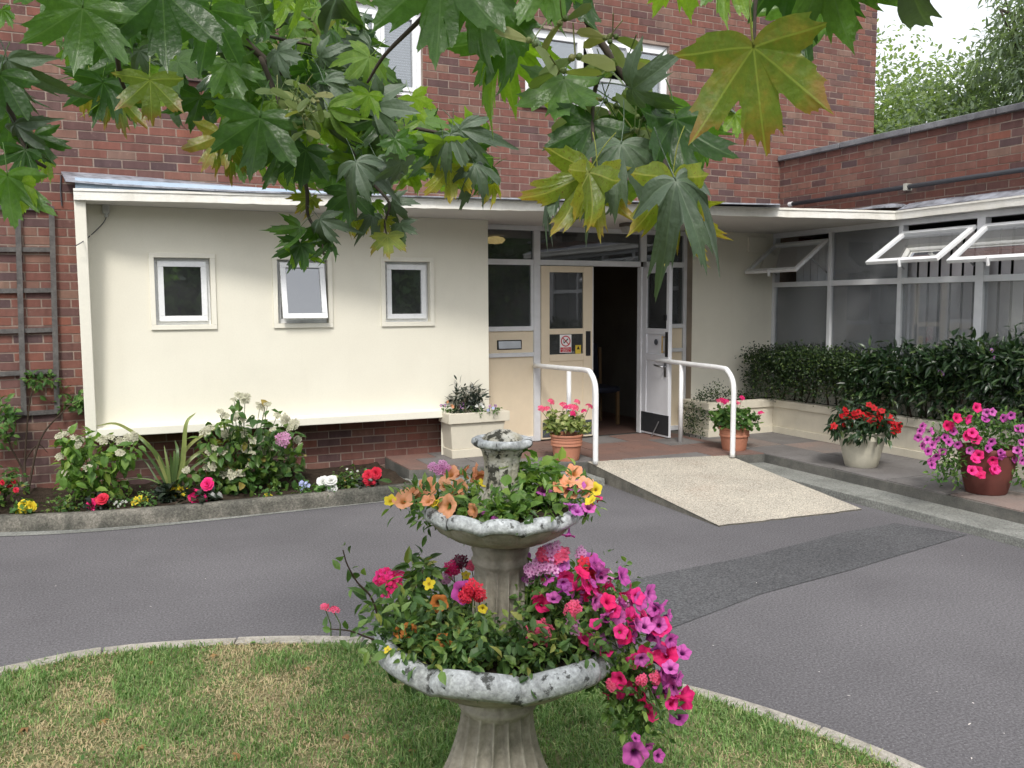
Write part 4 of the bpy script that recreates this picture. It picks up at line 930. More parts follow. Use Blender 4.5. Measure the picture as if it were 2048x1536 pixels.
def head(mat, n=16, r=.42, dome=.75, petals=5, flat=False, cup=.2, wd=.85):
    """rounded head of many small flowers"""
    g = MB()
    for k in range(n):
        u = math.sqrt((k+.5)/n); th = k*2.39996; d = np.array([u*math.cos(th)*.8, u*math.sin(th)*.8, (math.sqrt(max(0, 1-u*u*.9))*dome if not flat else .12*(1-u))])
        floret(g, d+rng.normal(size=3)*.03, nrm((d[0]*.8, d[1]*.8, .5 if not flat else 1.2))+rng.normal(size=3)*.2, r*random.uniform(.85, 1.15), petals, cup, wd)
    g.tube([(0, 0, -.5), (0, 0, .3)], .04, 5)
    return g.mesh('flower', mat)
def double_bloom(mat, rings=((9, 1.0, .15), (8, .8, .5), (7, .58, .95), (5, .36, 1.4))):
    g = MB()
    for m_, r, tilt in rings:
        for k in range(m_):
            th = 2*math.pi*(k+random.uniform(-.2, .2))/m_+r*3; d = np.array([math.cos(th), math.sin(th), 0]); n_ = np.array([0, 0, 1.]); s_ = np.cross(n_, d)
            D = nrm(d*math.cos(tilt)+n_*math.sin(tilt)); up = nrm(np.cross(s_, D)) ; rr = r*random.uniform(.9, 1.08); w_ = rr*.85
            c = np.array([0, 0, .1*(1-r)])
            P = [c, c+D*rr*.5-s_*w_*.5-up*.05, c+D*rr*.92-s_*w_*.35+up*rr*.10, c+D*rr*1.0+up*rr*.12, c+D*rr*.92+s_*w_*.35+up*rr*.10, c+D*rr*.5+s_*w_*.5-up*.05]
            g.add(P, [(0, 1, 2), (0, 2, 3), (0, 3, 4), (0, 4, 5)], [(.02, 0), (.6, 0), (.95, .4), (1, .5), (.95, .6), (.6, 1)])
    return g.mesh('flower', mat)
def single(mat, petals=5, cup=.1, wd=1.05):
    g = MB(); floret(g, np.zeros(3), (0, 0, 1), 1, petals, cup, wd); return g.mesh('flower', mat)
FM = {k: [petunia(k) for _ in range(2)] for k in ('pt_purple', 'pt_pink', 'pt_mauve', 'pt_peach', 'pt_orange', 'pt_yellow')}
FM['bud'] = [petunia('pt_purple', 2.2, .02)]
for nm, m_, kw in (('g_red', 'pt_red', {}), ('g_coral', 'pt_coral', {}), ('g_pink', 'pt_pink', {}), ('g_lilac', 'pt_lilac', {}), ('g_maroon', 'pt_maroon', {}), ('v_coral', 'pt_coral', dict(n=22, r=.3)), ('v_lilac', 'pt_lilac', dict(n=12, r=.42)),
                   ('h_white', 'pt_hydrw', dict(n=15, r=.46, flat=True, petals=4, wd=1.15)), ('h_pink', 'pt_hydrp', dict(n=22, r=.38, petals=4)), ('h_cream', 'pt_hydrw', dict(n=10, r=.52, flat=True, petals=4, wd=1.15))):
    FM[nm] = [head(m_, **kw), head(m_, **kw)]
for nm, m_ in (('d_pink', 'pt_coral'), ('d_red', 'pt_red'), ('d_white', 'pt_white'), ('d_yellow', 'pt_yellow'), ('d_hot', 'pt_pink')): FM[nm] = [double_bloom(m_), double_bloom(m_)]
for nm, m_ in (('s_yellow', 'pt_yellow'), ('s_white', 'pt_white'), ('s_blue', 'pt_blue'), ('s_violet', 'pt_violet'), ('s_imp', 'pt_impred'), ('s_orange', 'pt_peach')): FM[nm] = [single(m_)]
fcount = [0]
def flower(kind, p, r, face, parent, jit=.25):
    f = nrm(np.array(face, float)+rng.normal(size=3)*jit); a = nrm(np.cross(f, rand_dirs(1)[0]))
    M = scale_mat(frame_mat(p, a, f), r*(.95 if kind.startswith('pt_') else 1)); fcount[0] += 1
    ms = FM[kind]; return link('flower', ms[fcount[0] % len(ms)], parent, M)
TOCAM = -nrm(ray(1024, 900))
def stems(parent, pts_pairs, r=.003, mat='stem_green', name='stem', sag=.0):
    for a, b in pts_pairs:
        a = np.array(a); b = np.array(b); m = (a+b)/2+np.array([0, 0, sag]); g = MB(); g.tube(catmull([a, m, b], 4), [r]*9, 5); part(name, g, mat, parent, smooth=True)
def stem_mass(parent, pairs, r=.0025, mat='stem_green'):
    g = MB()
    for a, b in pairs:
        a = np.array(a, float); b = np.array(b, float); m = (a+b)/2+rng.normal(size=3)*.01; g.tube([a, m, b], [r*1.2, r, r*.8], 4, cap=False)
    if pairs: part('stems', g, mat, parent, kind='stuff')
def foliage(parent, VT, mat, name='foliage'): return link(name, fast_mesh(name, *VT, mat), parent, None, 'stuff')

# ------------------------------------------------------------------ potted plants on the terrace
def ring_pts(c, rx, rz, n, zmin=-.2):
    d = rand_dirs(n*2); d = d[d[:, 2] > zmin][:n]; return np.asarray(c)+d*np.array([rx, rx, rz])*rng.uniform(.55, 1, (len(d), 1))
def pot(name, label, base, prof, mat, rim=None, group=None):
    t = thing(name, label, 'plant pot', tuple(base), group)
    g = MB(); g.lathe(prof, 40, tuple(base)); part('pot_body', g, mat, t, smooth=False)
    for f_ in t.children[0].data.polygons: f_.use_smooth = True
    m = t.children[0].modifiers.new('edge', 'EDGE_SPLIT'); m.split_angle = R_(35)
    r_in = prof[-1][0]; g = MB(); g.lathe([(.001, prof[-1][1]-.0), (r_in, prof[-1][1])], 24, tuple(base), caps=False); part('compost', g, 'soil', t)
    return t
def prof_pot(rt, rb, h, bands=()):
    p = [(rb*.97, 0), (rb, .008)]; hb = h*.80
    for k in range(1, 7):
        z = hb*k/7; p.append((rb+(rt*.93-rb)*k/7, z))
    for b in bands: p += [(rt*.93+.0-.002, hb+(h-hb)*b-.012), (rt*.955, hb+(h-hb)*b-.006), (rt*.955, hb+(h-hb)*b+.006), (rt*.93, hb+(h-hb)*b+.012)]
    p += [(rt*.95, h*.9), (rt*1.0, h*.91), (rt*1.02, h*.94), (rt*1.02, h*.98), (rt, h), (rt*.92, h), (rt*.90, h*.93), (rt*.89, h*.86)]
    return p
b1 = at_z(1133, 919, ZP); s1 = FPX/proj(b1)[2]
pot('terracotta_pot', 'ribbed terracotta pot at the head of the ramp beside the closed cream door', b1, prof_pot(33/s1, 25/s1, 52/s1, (-1.0, -.4, .2)), 'terracotta', group='terracotta pots on the terrace')
b2 = at_z(1468, 899, ZP); s2 = FPX/proj(b2)[2]
pot('terracotta_pot', 'terracotta pot of red geraniums behind the handrail foot near the raised planter', b2, prof_pot(31/s2, 23/s2, 46/s2, (-.8,)), 'terracotta', group='terracotta pots on the terrace')
b3 = at_z(1722, 932, ZP); s3 = FPX/proj(b3)[2]
H3 = 73/s3; pr = [(29/s3, 0), (31/s3, .01), (36/s3, H3*.3), (41/s3, H3*.6), (43.5/s3, H3*.74), (44.5/s3, H3*.76), (44.5/s3, H3*.78), (44/s3, H3*.80), (45/s3, H3*.93), (47/s3, H3*.94), (48/s3, H3*.97), (46/s3, H3), (42/s3, H3), (41/s3, H3*.93), (40/s3, H3*.88)]
pot('cream_pot', 'rounded cream pot of red busy lizzies before the raised planter', b3, pr, 'pot_cream')
b4 = at_z(1972, 984, ZP); s4 = FPX/proj(b4)[2]; H4 = 92/s4
pr = [(36/s4, 0), (38/s4, .01), (45/s4, H4*.35), (51/s4, H4*.7), (54/s4, H4*.86), (56/s4, H4*.88), (57/s4, H4*.95), (55/s4, H4), (50/s4, H4), (49/s4, H4*.9)]
pot('terracotta_bowl', 'dark terracotta tub overflowing with petunias at the terrace edge', b4, pr, 'terracotta_dark')

def geranium(name, label, base, h_pot, r, hh, n, lmat, L, blooms, bk, br):
    t = thing(name, label, 'plant', (base[0], base[1], base[2]+h_pot)); c = np.array([base[0], base[1], base[2]+h_pot+hh*.38])
    cl = ring_pts(c, r, hh*.55, n, -.55); foliage(t, leaf_cloud(cl, .016, 8, L, L*1.05, up=.7, out=.5, bend=.2, fold=.08), lmat)
    prs = []
    for px, py, dd in blooms:
        p = at_d(px, py, proj(base)[2]+dd); flower(bk if isinstance(bk, str) else random.choice(bk), p, br*random.uniform(.85, 1.15), (0, -.35, 1), t); prs.append(((c+p)/2-np.array([0, 0, .1]), p-np.array([0, 0, br*.3])))
    stem_mass(t, prs, .0028)
geranium('geranium', 'variegated geranium with pink heads in the ribbed terracotta pot by the door', b1, 48/s1, 44/s1, 52/s1, 60, 'lf_gervar', .042, [(1101, 805, 0), (1094, 820, -.05), (1083, 819, -.05), (1126, 812, .05), (1133, 818, 0), (1153, 805, 0), (1150, 818, -.08), (1145, 828, -.12), (1168, 824, -.05), (1177, 815, .03), (1142, 816, 0)], ['g_coral', 'g_pink', 'g_coral'], .038)
geranium('geranium', 'green geranium with pink heads in the terracotta pot by the handrail foot', b2, 42/s2, 48/s2, 48/s2, 60, 'lf_ger', .046, [(1437, 804, 0), (1446, 806, 0), (1452, 804, -.05), (1470, 806, -.05), (1476, 809, 0), (1483, 797, 0), (1522, 828, -.1), (1443, 802, .05)], ['g_coral', 'g_pink'], .036)
# busy lizzie in the cream pot
t = thing('busy_lizzie', 'dark leaved busy lizzie with red flowers in the cream pot', 'plant', (b3[0], b3[1], b3[2]+H3)); c = np.array([b3[0], b3[1], b3[2]+H3+.02])
foliage(t, leaf_cloud(ring_pts(c, 66/s3, 44/s3, 75, -.3), .02, 9, .075, .034, up=.8, out=.7, bend=.5, droop=.25), 'lf_hedge')
for px, py in ((1692, 823), (1702, 838), (1668, 852), (1716, 825), (1726, 830), (1748, 816), (1757, 830), (1762, 822), (1738, 826), (1778, 833), (1784, 842), (1790, 852), (1787, 862), (1700, 848), (1760, 855), (1747, 838), (1733, 840), (1798, 850), (1712, 832), (1688, 832)):
    p = at_d(px, py, proj(b3)[2]-.18); flower('s_imp', p, .036, TOCAM+np.array([0, 0, .4]), t, .4); flower('s_imp', p+rng.normal(size=3)*.02, .03, TOCAM+np.array([0, 0, .4]), t, .5)
# petunias in the dark tub
t = thing('petunia_plant', 'purple and pink petunias spilling over the dark terracotta tub', 'plant', (b4[0], b4[1], b4[2]+H4)); d4 = proj(b4)[2]
cc = [at_d(*p, d4+random.uniform(-.22, .15)) for p in [(random.uniform(1870, 2080), random.uniform(850, 915)) for _ in range(70)]+[(random.uniform(1900, 2040), random.uniform(825, 870)) for _ in range(36)]+[(random.uniform(1860, 1920), random.uniform(900, 960)) for _ in range(22)]+[(random.uniform(2020, 2110), random.uniform(890, 965)) for _ in range(22)]]
foliage(t, leaf_cloud(cc, .03, 11, .04, .02, up=.6, out=.7, bend=.3), 'lf_ger')
for px, py in ((1846, 853), (1841, 863), (1836, 876), (1864, 862), (1855, 880), (1875, 880), (1846, 892), (1866, 890), (1857, 903), (1885, 903), (1899, 884), (1916, 890), (1873, 914), (1863, 923), (1865, 930), (1907, 862), (1945, 865), (1973, 825), (1986, 824), (1971, 838), (2008, 836), (2023, 831), (1984, 884), (1977, 897), (2003, 906), (2004, 914), (2037, 857), (2045, 857), (2046, 884), (2034, 900), (2041, 907), (2046, 922), (2030, 918), (1940, 901), (1891, 875)):
    flower('pt_purple', at_d(px, py, d4-.26+random.uniform(-.05, .05)), .034, TOCAM, t, .35)
for px, py in ((1955, 815), (1915, 836), (1938, 839), (1896, 851), (1906, 853), (1945, 865), (1934, 872), (1952, 878), (1957, 910), (1951, 918), (1945, 940), (1955, 942), (1962, 948), (1986, 922), (1990, 940), (1992, 938)):
    flower('pt_pink', at_d(px, py, d4-.3+random.uniform(-.05, .05)), .042, TOCAM, t, .3)

# rectangular cream planter box
bf0, bf1 = at_z(905, 915, ZP), at_z(1004, 908, ZP); yb0 = bf0[1]
yk = YP-.012; yf = 7.93
X0, X1, X2, X3 = at_y(909, 912, yf)[0], at_y(1000, 905, yf)[0], at_y(897, 830, yf)[0], at_y(1019, 826, yf)[0]; Zt = at_y(897, 829, yf)[2]
pb = thing('planter_box', 'tapered cream stone planter box against the porch panel', 'planter', (3.4, 8.05, ZP))
tp = lambda a, b, z: (z-ZP)/(Zt-ZP)*(b-a)+a
def pbox(name, z0, z1, e, inset=0):
    g = MB(); A = lambda z: (tp(X0, X2+.02, z)-e, tp(X1, X3-.02, z)+e, tp(yf+.04, yf+.012, z)-e)
    a0, b0_, c0 = A(z0); a1, b1_, c1 = A(z1); g.hexa([(a0, c0, z0), (b0_, c0, z0), (b0_, yk, z0), (a0, yk, z0), (a1, c1, z1), (b1_, c1, z1), (b1_, yk, z1), (a1, yk, z1)]); part(name, g, 'box_cream', pb, bevel=.005)
pbox('plinth', ZP-.002, ZP+.085, .010); pbox('body', ZP+.085, Zt-.10, 0)
g = MB(); e = .02; a, b, c_, d_ = X2, X3, yf-.008, yk
for q in ((a, b, c_, c_+.06), (a, b, d_-.05, d_), (a, a+.06, c_+.06, d_-.05), (b-.06, b, c_+.06, d_-.05)): g.box(*q, Zt-.098, Zt)
part('rim', g, 'box_cream', pb, bevel=.004)
g = MB(); g.box(a+.055, b-.055, c_+.055, d_-.045, Zt-.09, Zt-.03); part('compost', g, 'soil', pb)
t = thing('planter_shrub', 'small dark evergreen shrub in the tapered planter box', 'shrub', (3.42, 8.08, Zt)); c = at_d(938, 800, proj((3.4, 8.08, Zt))[2])
foliage(t, leaf_cloud(ring_pts(c, .19, .14, 34, -.8), .03, 10, .075, .02, up=.7, out=1.0, bend=.25), 'lf_dark')
t = thing('pansy_plant', 'violas in purple, orange and white round the planter box shrub', 'flowers', (3.3, 8.0, Zt)); dd = proj((3.35, 7.98, Zt))[2]
foliage(t, leaf_cloud([at_d(random.uniform(882, 995), random.uniform(817, 826), dd+random.uniform(-.03, .08)) for _ in range(40)], .018, 8, .026, .014), 'lf_ger')
for px, py, k in ((882, 811, 's_violet'), (889, 811, 's_violet'), (895, 804, 's_orange'), (904, 811, 's_orange'), (920, 813, 's_violet'), (926, 808, 's_violet'), (925, 818, 's_violet'), (953, 812, 's_white'), (962, 808, 's_white'), (966, 813, 's_white'), (980, 812, 's_violet'), (986, 816, 's_blue'), (991, 812, 's_violet'), (976, 820, 's_blue'), (906, 814, 's_orange')):
    flower(k, at_d(px, py, dd-.04), .017, TOCAM, t, .3)

# ------------------------------------------------------------------ hedge and shrubs in the raised planter
def px_shrub(name, label, x0, x1, y0, y1, zb, ztop, n, per, L, W, mat, up=.6, top_var=.08, inner='lf_dark', bend=.3, spread=.045):
    t = thing(name, label, 'shrub', ((x0+x1)/2, (y0+y1)/2, zb)); C = []
    while len(C) < n:
        x, y = random.uniform(x0, x1), random.uniform(y0, y1); zt_ = ztop(y)+random.uniform(-top_var, top_var)*(1 if random.random() < .75 else 1.8)
        z = zb+.06+(zt_-zb-.06)*random.random()**.6
        if x > x0+.12 and z < zt_-.16 and random.random() < .75: continue          # few leaves inside
        C.append((x, y, z))
    foliage(t, leaf_cloud(C, spread, per, L, W, up=up, out=.8, bend=bend), mat)
    return t
zsoil = ZPL-.04
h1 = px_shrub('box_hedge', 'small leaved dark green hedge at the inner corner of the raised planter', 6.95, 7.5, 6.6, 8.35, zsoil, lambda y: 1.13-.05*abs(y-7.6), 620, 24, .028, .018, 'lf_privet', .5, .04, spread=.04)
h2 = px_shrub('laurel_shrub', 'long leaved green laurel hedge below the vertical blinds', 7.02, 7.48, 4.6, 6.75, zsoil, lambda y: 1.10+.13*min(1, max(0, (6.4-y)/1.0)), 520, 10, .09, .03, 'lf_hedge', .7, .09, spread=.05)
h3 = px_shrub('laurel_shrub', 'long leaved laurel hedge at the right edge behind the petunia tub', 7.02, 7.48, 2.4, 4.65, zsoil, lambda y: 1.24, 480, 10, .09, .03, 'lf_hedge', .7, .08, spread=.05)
for t, y0_, y1_ in ((h2, 4.7, 6.6), (h3, 2.6, 4.5), (h1, 6.7, 8.2)):
    for _ in range(14):
        y = random.uniform(y0_, y1_); x = random.uniform(7.12, 7.4); g = MB(); g.tube(catmull([np.array([x, y, zsoil-.01]), np.array([x+random.uniform(-.05, .05), y+random.uniform(-.1, .1), .8]), np.array([x+random.uniform(-.1, .05), y+random.uniform(-.2, .2), 1.05])], 4), np.linspace(.012, .005, 9), 6); part('stem', g, 'stem_brown', t, smooth=True)
for px, py in ((1983, 700), (1988, 715), (1880, 743), (1885, 748)): flower('s_violet', at_x(px, py, 7.0), .022, TOCAM, h2, .3)
cot = thing('trailing_shrub', 'low dark trailing shrub hanging over the end of the raised planter', 'shrub', (6.4, 8.2, zsoil)); C = []
for _ in range(170):
    px, py = random.uniform(1372, 1445), random.uniform(768, 868)
    if py > 800 and px > 1418: continue
    if py < 800 and px < 1385+ (800-py)*1.2: continue
    C.append(at_y(px, py, random.uniform(7.93, 8.3)))
C += [at_y(random.uniform(1440, 1500), random.uniform(785, 797), 8.2) for _ in range(20)]
foliage(cot, leaf_cloud(C, .03, 18, .022, .013, up=.5), 'lf_privet')

# ------------------------------------------------------------------ flower bed planting
SZ = .105
def bed_at(px, py, z=SZ+.05): return at_z(px, py, z)
def bushy(name, label, cat, px0, px1, py0, py1, y0, y1, n, per, L, W, mat, mask=None, up=.8, bend=.4, spread=.03, droop=.1):
    cpx = (px0+px1)/2; b = np.array([at_y(cpx, py1, (y0+y1)/2)[0], (y0+y1)/2, SZ]); t = thing(name, label, cat, tuple(b)); C = []
    while len(C) < n:
        u, v = random.uniform(-1, 1), random.uniform(-1, 1)
        if mask and not mask(u, v): continue
        C.append(at_y(cpx+u*(px1-px0)/2, (py0+py1)/2+v*(py1-py0)/2, y0+(y1-y0)*(.5+.5*random.choice((-1, 1))*random.random()**.5)))
    foliage(t, leaf_cloud(C, spread, per, L, W, up=up, out=.6, bend=bend, droop=droop, fold=.12), mat); return t, b
hy1, hb1 = bushy('hydrangea', 'lime green hydrangea with faded cream heads at the corner of the porch', 'shrub', 118, 268, 870, 990, 7.5, 8.0, 60, 6, .085, .055, 'lf_lime', lambda u, v: u*u+v*v*.9 < 1, droop=.35)
hy2, hb2 = bushy('hydrangea', 'large hydrangea with many cream lacy heads and one pink head', 'shrub', 385, 600, 850, 990, 7.5, 8.05, 115, 7, .075, .05, 'lf_hydr', lambda u, v: abs(u) < .95-.35*max(0, -v) and u*u+v*v < 1.3, droop=.3)
for t, b, pts in ((hy1, hb1, [(130, 868), (142, 858), (150, 875), (120, 870), (205, 880), (220, 873), (238, 882), (258, 878), (130, 905), (120, 912), (175, 935), (130, 945), (155, 890), (268, 872), (240, 905), (160, 880)]),
                  (hy2, hb2, [(478, 790), (468, 798), (490, 796), (440, 822), (452, 830), (520, 812), (535, 808), (555, 830), (570, 838), (588, 848), (478, 828), (486, 836), (420, 855), (410, 862), (450, 868), (462, 862), (488, 866), (505, 880), (520, 878), (545, 858), (428, 895), (418, 905), (445, 905), (455, 898), (492, 898), (505, 905), (525, 900), (540, 895), (425, 930), (415, 935), (450, 945), (465, 948), (480, 945), (500, 930), (595, 880), (600, 890), (372, 940), (470, 835), (580, 855)])):
    prs = []
    for px, py in pts:
        p = at_y(px, py, random.uniform(7.45, 7.7)); flower(random.choice(['h_white', 'h_cream']), p, .043*random.uniform(.6, 1.15), (0, -.75, .7), t, .35); prs.append((b*.6+p*.4+np.array([0, 0, -.05]), p))
    stem_mass(t, prs, .003, 'stem_green')
    foliage(t, leaf_cloud([p-np.array([random.uniform(-.03, .03), 0, random.uniform(.04, .14)]) for _, p in prs], .02, 4, .08, .05, up=.8, out=.6, bend=.4, droop=.3), 'lf_hydr' if t is hy2 else 'lf_lime')
flower('h_pink', at_y(568, 880, 7.4), .075, TOCAM+np.array([0, 0, .3]), hy2, .05)
stem_mass(hy2, [(hb2, at_y(478, 800, 7.7)), (hb2, at_y(530, 815, 7.7)), (hb2, at_y(440, 830, 7.7))], .005)
# strappy plant
ph = thing('strap_leaf_plant', 'spiky plant with long strap leaves between the two hydrangeas', 'plant', tuple(at_y(345, 985, 7.62))); bb = at_y(345, 985, 7.62); bb[2] = SZ
def strap(pts, w_, mat='lf_strap'):
    P = catmull([np.array(p) for p in pts], 6); n = len(P); tt = unit(np.gradient(P, axis=0)); sd_ = unit(np.cross(tt, TOCAM+np.array([.3, 0, .2]))); nn_ = np.cross(sd_, tt); g = MB()
    ww = w_*np.sin(np.clip(np.linspace(.12, 1, n), 0, 1)*math.pi)**.6*np.linspace(1, .6, n); V = []
    for i in range(n): V += [P[i]-sd_[i]*ww[i]/2+nn_[i]*ww[i]*.12, P[i], P[i]+sd_[i]*ww[i]/2+nn_[i]*ww[i]*.12]
    g.add(V, [(3*i+j, 3*i+j+1, 3*i+4+j, 3*i+3+j) for i in range(n-1) for j in range(2)]); part('strap_leaf', g, mat, ph, smooth=True)
for q, w_ in (([(345, 985), (365, 930), (372, 850), (392, 825)], .045), ([(345, 985), (355, 910), (350, 880)], .035), ([(343, 985), (320, 920), (290, 885), (268, 868)], .04), ([(343, 985), (310, 930), (270, 880)], .03), ([(346, 985), (375, 925), (415, 895), (440, 880)], .035), ([(346, 985), (380, 940), (430, 905)], .03), ([(342, 985), (335, 930), (328, 890)], .03), ([(345, 985), (343, 930), (340, 905)], .032), ([(345, 985), (349, 920), (348, 900)], .03), ([(340, 985), (315, 960), (285, 918), (255, 935)], .016), ([(339, 986), (315, 965), (285, 957), (240, 962)], .014), ([(348, 985), (368, 905), (420, 862), (470, 850)], .034), ([(343, 984), (305, 900), (240, 850), (190, 852)], .034), ([(345, 985), (358, 940), (366, 880)], .03)):
    strap([at_y(px, py, 7.62-.12*i/len(q)*random.uniform(-1, 1.6)) for i, (px, py) in enumerate(q)], w_)
# begonias and small bedding
def bedding(name, label, base_px, blooms, kind, r, lmat='lf_ger', L=.05, n=10, cat='flowers', spread=.03, W=.8):
    b = at_z(*base_px, SZ); d = proj(b)[2]; t = thing(name, label, cat, tuple(b)); xs_ = [q[0] for q in blooms]
    C = [b+np.array([random.uniform(-.06, .06)+random.choice([0, (max(xs_)-min(xs_))/2/(FPX/d)*random.uniform(-1, 1)]), random.uniform(-.05, .06), random.uniform(.01, .05)]) for _ in range(n)]
    foliage(t, leaf_cloud(C, spread, 7, L, L*W, up=1, out=.7), lmat); prs = []
    for q in blooms:
        k = q[2] if len(q) > 2 else kind; p = at_d(q[0], q[1], d-.02+random.uniform(-.02, .02)); flower(k, p, r*random.uniform(.88, 1.12), TOCAM+np.array([0, 0, .25]), t, .22); prs.append((b+np.array([(p[0]-b[0])*.5, 0, 0]), p))
    stem_mass(t, prs, .003); return t
bedding('begonia', 'yellow double begonia at the far left end of the kerb', (55, 1030), [(43, 1018), (46, 1012), (62, 1013), (40, 1024)], 'd_yellow', .045)
bedding('begonia', 'red and pink double begonia below the lime hydrangea', (195, 1018), [(184, 1010, 'd_hot'), (205, 998), (198, 1003)], 'd_red', .047, 'lf_dark')
bedding('viola_plant', 'clump of small yellow violas below the lime hydrangea', (283, 1010), [(272, 998), (280, 995), (285, 1003), (268, 1006), (292, 999), (276, 1003)], 's_yellow', .024, L=.028, n=14)
bedding('alyssum', 'tiny white flowers beside the red begonia', (243, 1012), [(233, 1004), (240, 1008), (245, 1003), (238, 1012), (252, 1003), (229, 1008)], 's_white', .013, L=.02, n=14)
bedding('begonia', 'yellow double begonia at the foot of the spiky plant', (345, 992), [(340, 976), (350, 979), (346, 985), (336, 974)], 'd_yellow', .05, 'lf_dark', .06)
bedding('viola_plant', 'small yellow violas between the yellow and pink begonias', (372, 992), [(374, 981), (385, 985), (366, 990), (372, 997), (362, 978)], 's_yellow', .022, L=.028)
bedding('begonia', 'pink double begonia with three blooms below the large hydrangea', (405, 1005), [(415, 969), (402, 998), (390, 992), (395, 1000)], 'd_hot', .055, 'lf_dark', .07)
bedding('begonia', 'white double begonia in the bed near the terrace step', (655, 985), [(646, 963), (662, 961), (664, 975), (655, 968)], 'd_white', .05)
bedding('begonia', 'red double begonia at the end of the bed by the terrace step', (742, 975), [(733, 957), (752, 946), (740, 966), (737, 950)], 'd_red', .048, 'lf_dark')
bedding('lobelia', 'pale blue lobelia beside the white begonia', (612, 985), [(604, 964), (608, 972), (605, 980), (617, 971), (602, 968), (612, 966)], 's_blue', .018, L=.025, n=12)
bedding('bedding_plant', 'low leafy bedding with tiny pale flowers beside the red begonia', (700, 970), [(694, 938), (702, 945), (690, 962), (698, 975), (705, 955), (672, 957), (715, 942)], 's_white', .011, 'lf_hydr', .035, 40, spread=.05)
bedding('viola_plant', 'few yellow violas under the right side of the large hydrangea', (540, 995), [(533, 990), (541, 992)], 's_yellow', .018, L=.03)
bedding('bedding_plant', 'grey leaved clump in front of the spiky plant', (328, 1000), [(325, 998, 's_white')], 's_white', .008, 'lf_dark', .07, 10)
bedding('bedding_plant', 'low green seedlings left of the red begonia', (140, 1020), [(135, 1012)], 's_white', .008, 'lf_hydr', .03, 30, spread=.05)
# rose on the trellis and bush at the left edge
def twig_plant(name, label, paths, leaves, mat, L, blooms=(), bk='d_hot', br=.03, cat='plant'):
    b = paths[0][0]; t = thing(name, label, cat, tuple(b))
    for pth in paths: g = MB(); P = catmull([np.array(p) for p in pth], 5); g.tube(P, np.linspace(.011, .003, len(P)), 6); part('stem', g, 'stem_brown', t, smooth=True)
    foliage(t, leaf_cloud(leaves, .03, 8, L, L*.6, up=.7), mat)
    for p in blooms: flower(bk, p, br, TOCAM, t, .4)
    return t
q = lambda px, py, y=8.3: at_y(px, py, y)
b0 = q(55, 1000, 8.2); b0[2] = SZ
twig_plant('climbing_rose', 'thin stemmed climbing rose with sparse leaves growing up the trellis', [[b0, q(45, 940), q(20, 890), q(8, 840)], [b0, q(48, 930), q(75, 890), q(95, 905)], [b0, q(50, 920), q(60, 800), q(75, 765)], [b0, q(80, 880), q(130, 820), q(160, 800)]],
           [q(random.uniform(52, 108), random.uniform(748, 775), 8.38) for _ in range(9)]+[q(random.uniform(130, 172), random.uniform(795, 815), 8.38) for _ in range(8)]+[q(random.uniform(-10, 30), random.uniform(805, 850)) for _ in range(12)]+[q(random.uniform(-10, 25), random.uniform(860, 885)) for _ in range(5)], 'lf_ger', .06)
b0 = q(10, 1010, 7.9); b0[2] = SZ
twig_plant('red_flower_bush', 'low bush with small crimson flowers at the left edge of the bed', [[b0, q(10, 980, 7.9), q(25, 960, 7.9)]], [q(random.uniform(-40, 40), random.uniform(945, 1015), random.uniform(7.6, 8.0)) for _ in range(45)], 'lf_hydr', .045, [q(27, 963, 7.6), q(32, 980, 7.6), q(5, 965, 7.6), q(-5, 985, 7.6), q(20, 972, 7.6)], 'd_red', .022)

# ------------------------------------------------------------------ three-tier fountain used as a planter
F0 = at_z(990, 1625, 0); fx, fy = F0[0], F0[1]
FTILT = .026
fo = thing('tiered_fountain', 'weathered stone tiered fountain planter standing on the lawn', 'fountain', (fx, fy, 0))
C0 = (fx, fy, 0); PH = math.atan2(-fy, -fx)
def flute(n, amp, i0, i1):
    def fn(i, r, z, th):
        if i0 <= i <= i1: x_ = ((n*(th-PH)/(2*math.pi)+.25) % 1-.5)/.43; r = r*(1-amp*math.sqrt(max(0, 1-x_*x_)))
        return r, z
    return fn
prof = [(.235, 0), (.235, .05), (.215, .075), (.195, .105), (.172, .145), (.152, .195), (.135, .25), (.123, .30), (.117, .345), (.116, .36), (.118, .366), (.126, .374), (.129, .388), (.121, .396), (.121, .408), (.127, .416), (.129, .432), (.138, .446)]
g = MB(); g.lathe([p for p in prof], 320, C0, flute(16, .20, 2, 8)); part('pedestal', g, 'fountain_stone', fo, smooth=True)
def scallop(n, ph, amp, dip, i_rim):
    def fn(i, r, z, th):
        s_ = abs(math.cos(n*(th-ph)/2)); w_ = s_**.35                      # 1 on a lobe, 0 in the groove
        k = i_rim.get(i, 0)
        return r*(1-amp*k*1.5*(1-s_**.5)), z-dip*k*1.3*(1-s_**.5)
    return fn
RB, ZB1 = .385, .575
pr = [(.135, .440), (.20, .450), (.27, .482), (.325, .520), (.352, .545), (.364, .557), (.386, .556), (.403, .574), (.409, .600), (.400, .625), (.376, .637), (.352, .627), (.345, .60), (.32, .57), (.2, .55), (.08, .55)]
w1 = {2: .25, 3: .45, 4: .5, 5: .6, 6: .9, 7: 1, 8: 1, 9: 1, 10: 1, 11: .8, 12: .5}
g = MB(); g.lathe(pr[:6], 192, C0, scallop(8, PH-.2, .085, .0, w1)); part('lower_bowl', g, 'fountain_stone', fo, smooth=True)
g = MB(); g.lathe([(r, z) for r, z in pr[5:]], 192, C0, scallop(8, PH-.2, .085, .034, {i-5: v for i, v in w1.items()})); lb = part('lower_rim', g, 'fountain_pale', fo, smooth=True)
g = MB(); g.lathe([(.001, .585), (.33, .585)], 32, C0, None, False); part('lower_soil', g, 'soil', fo)
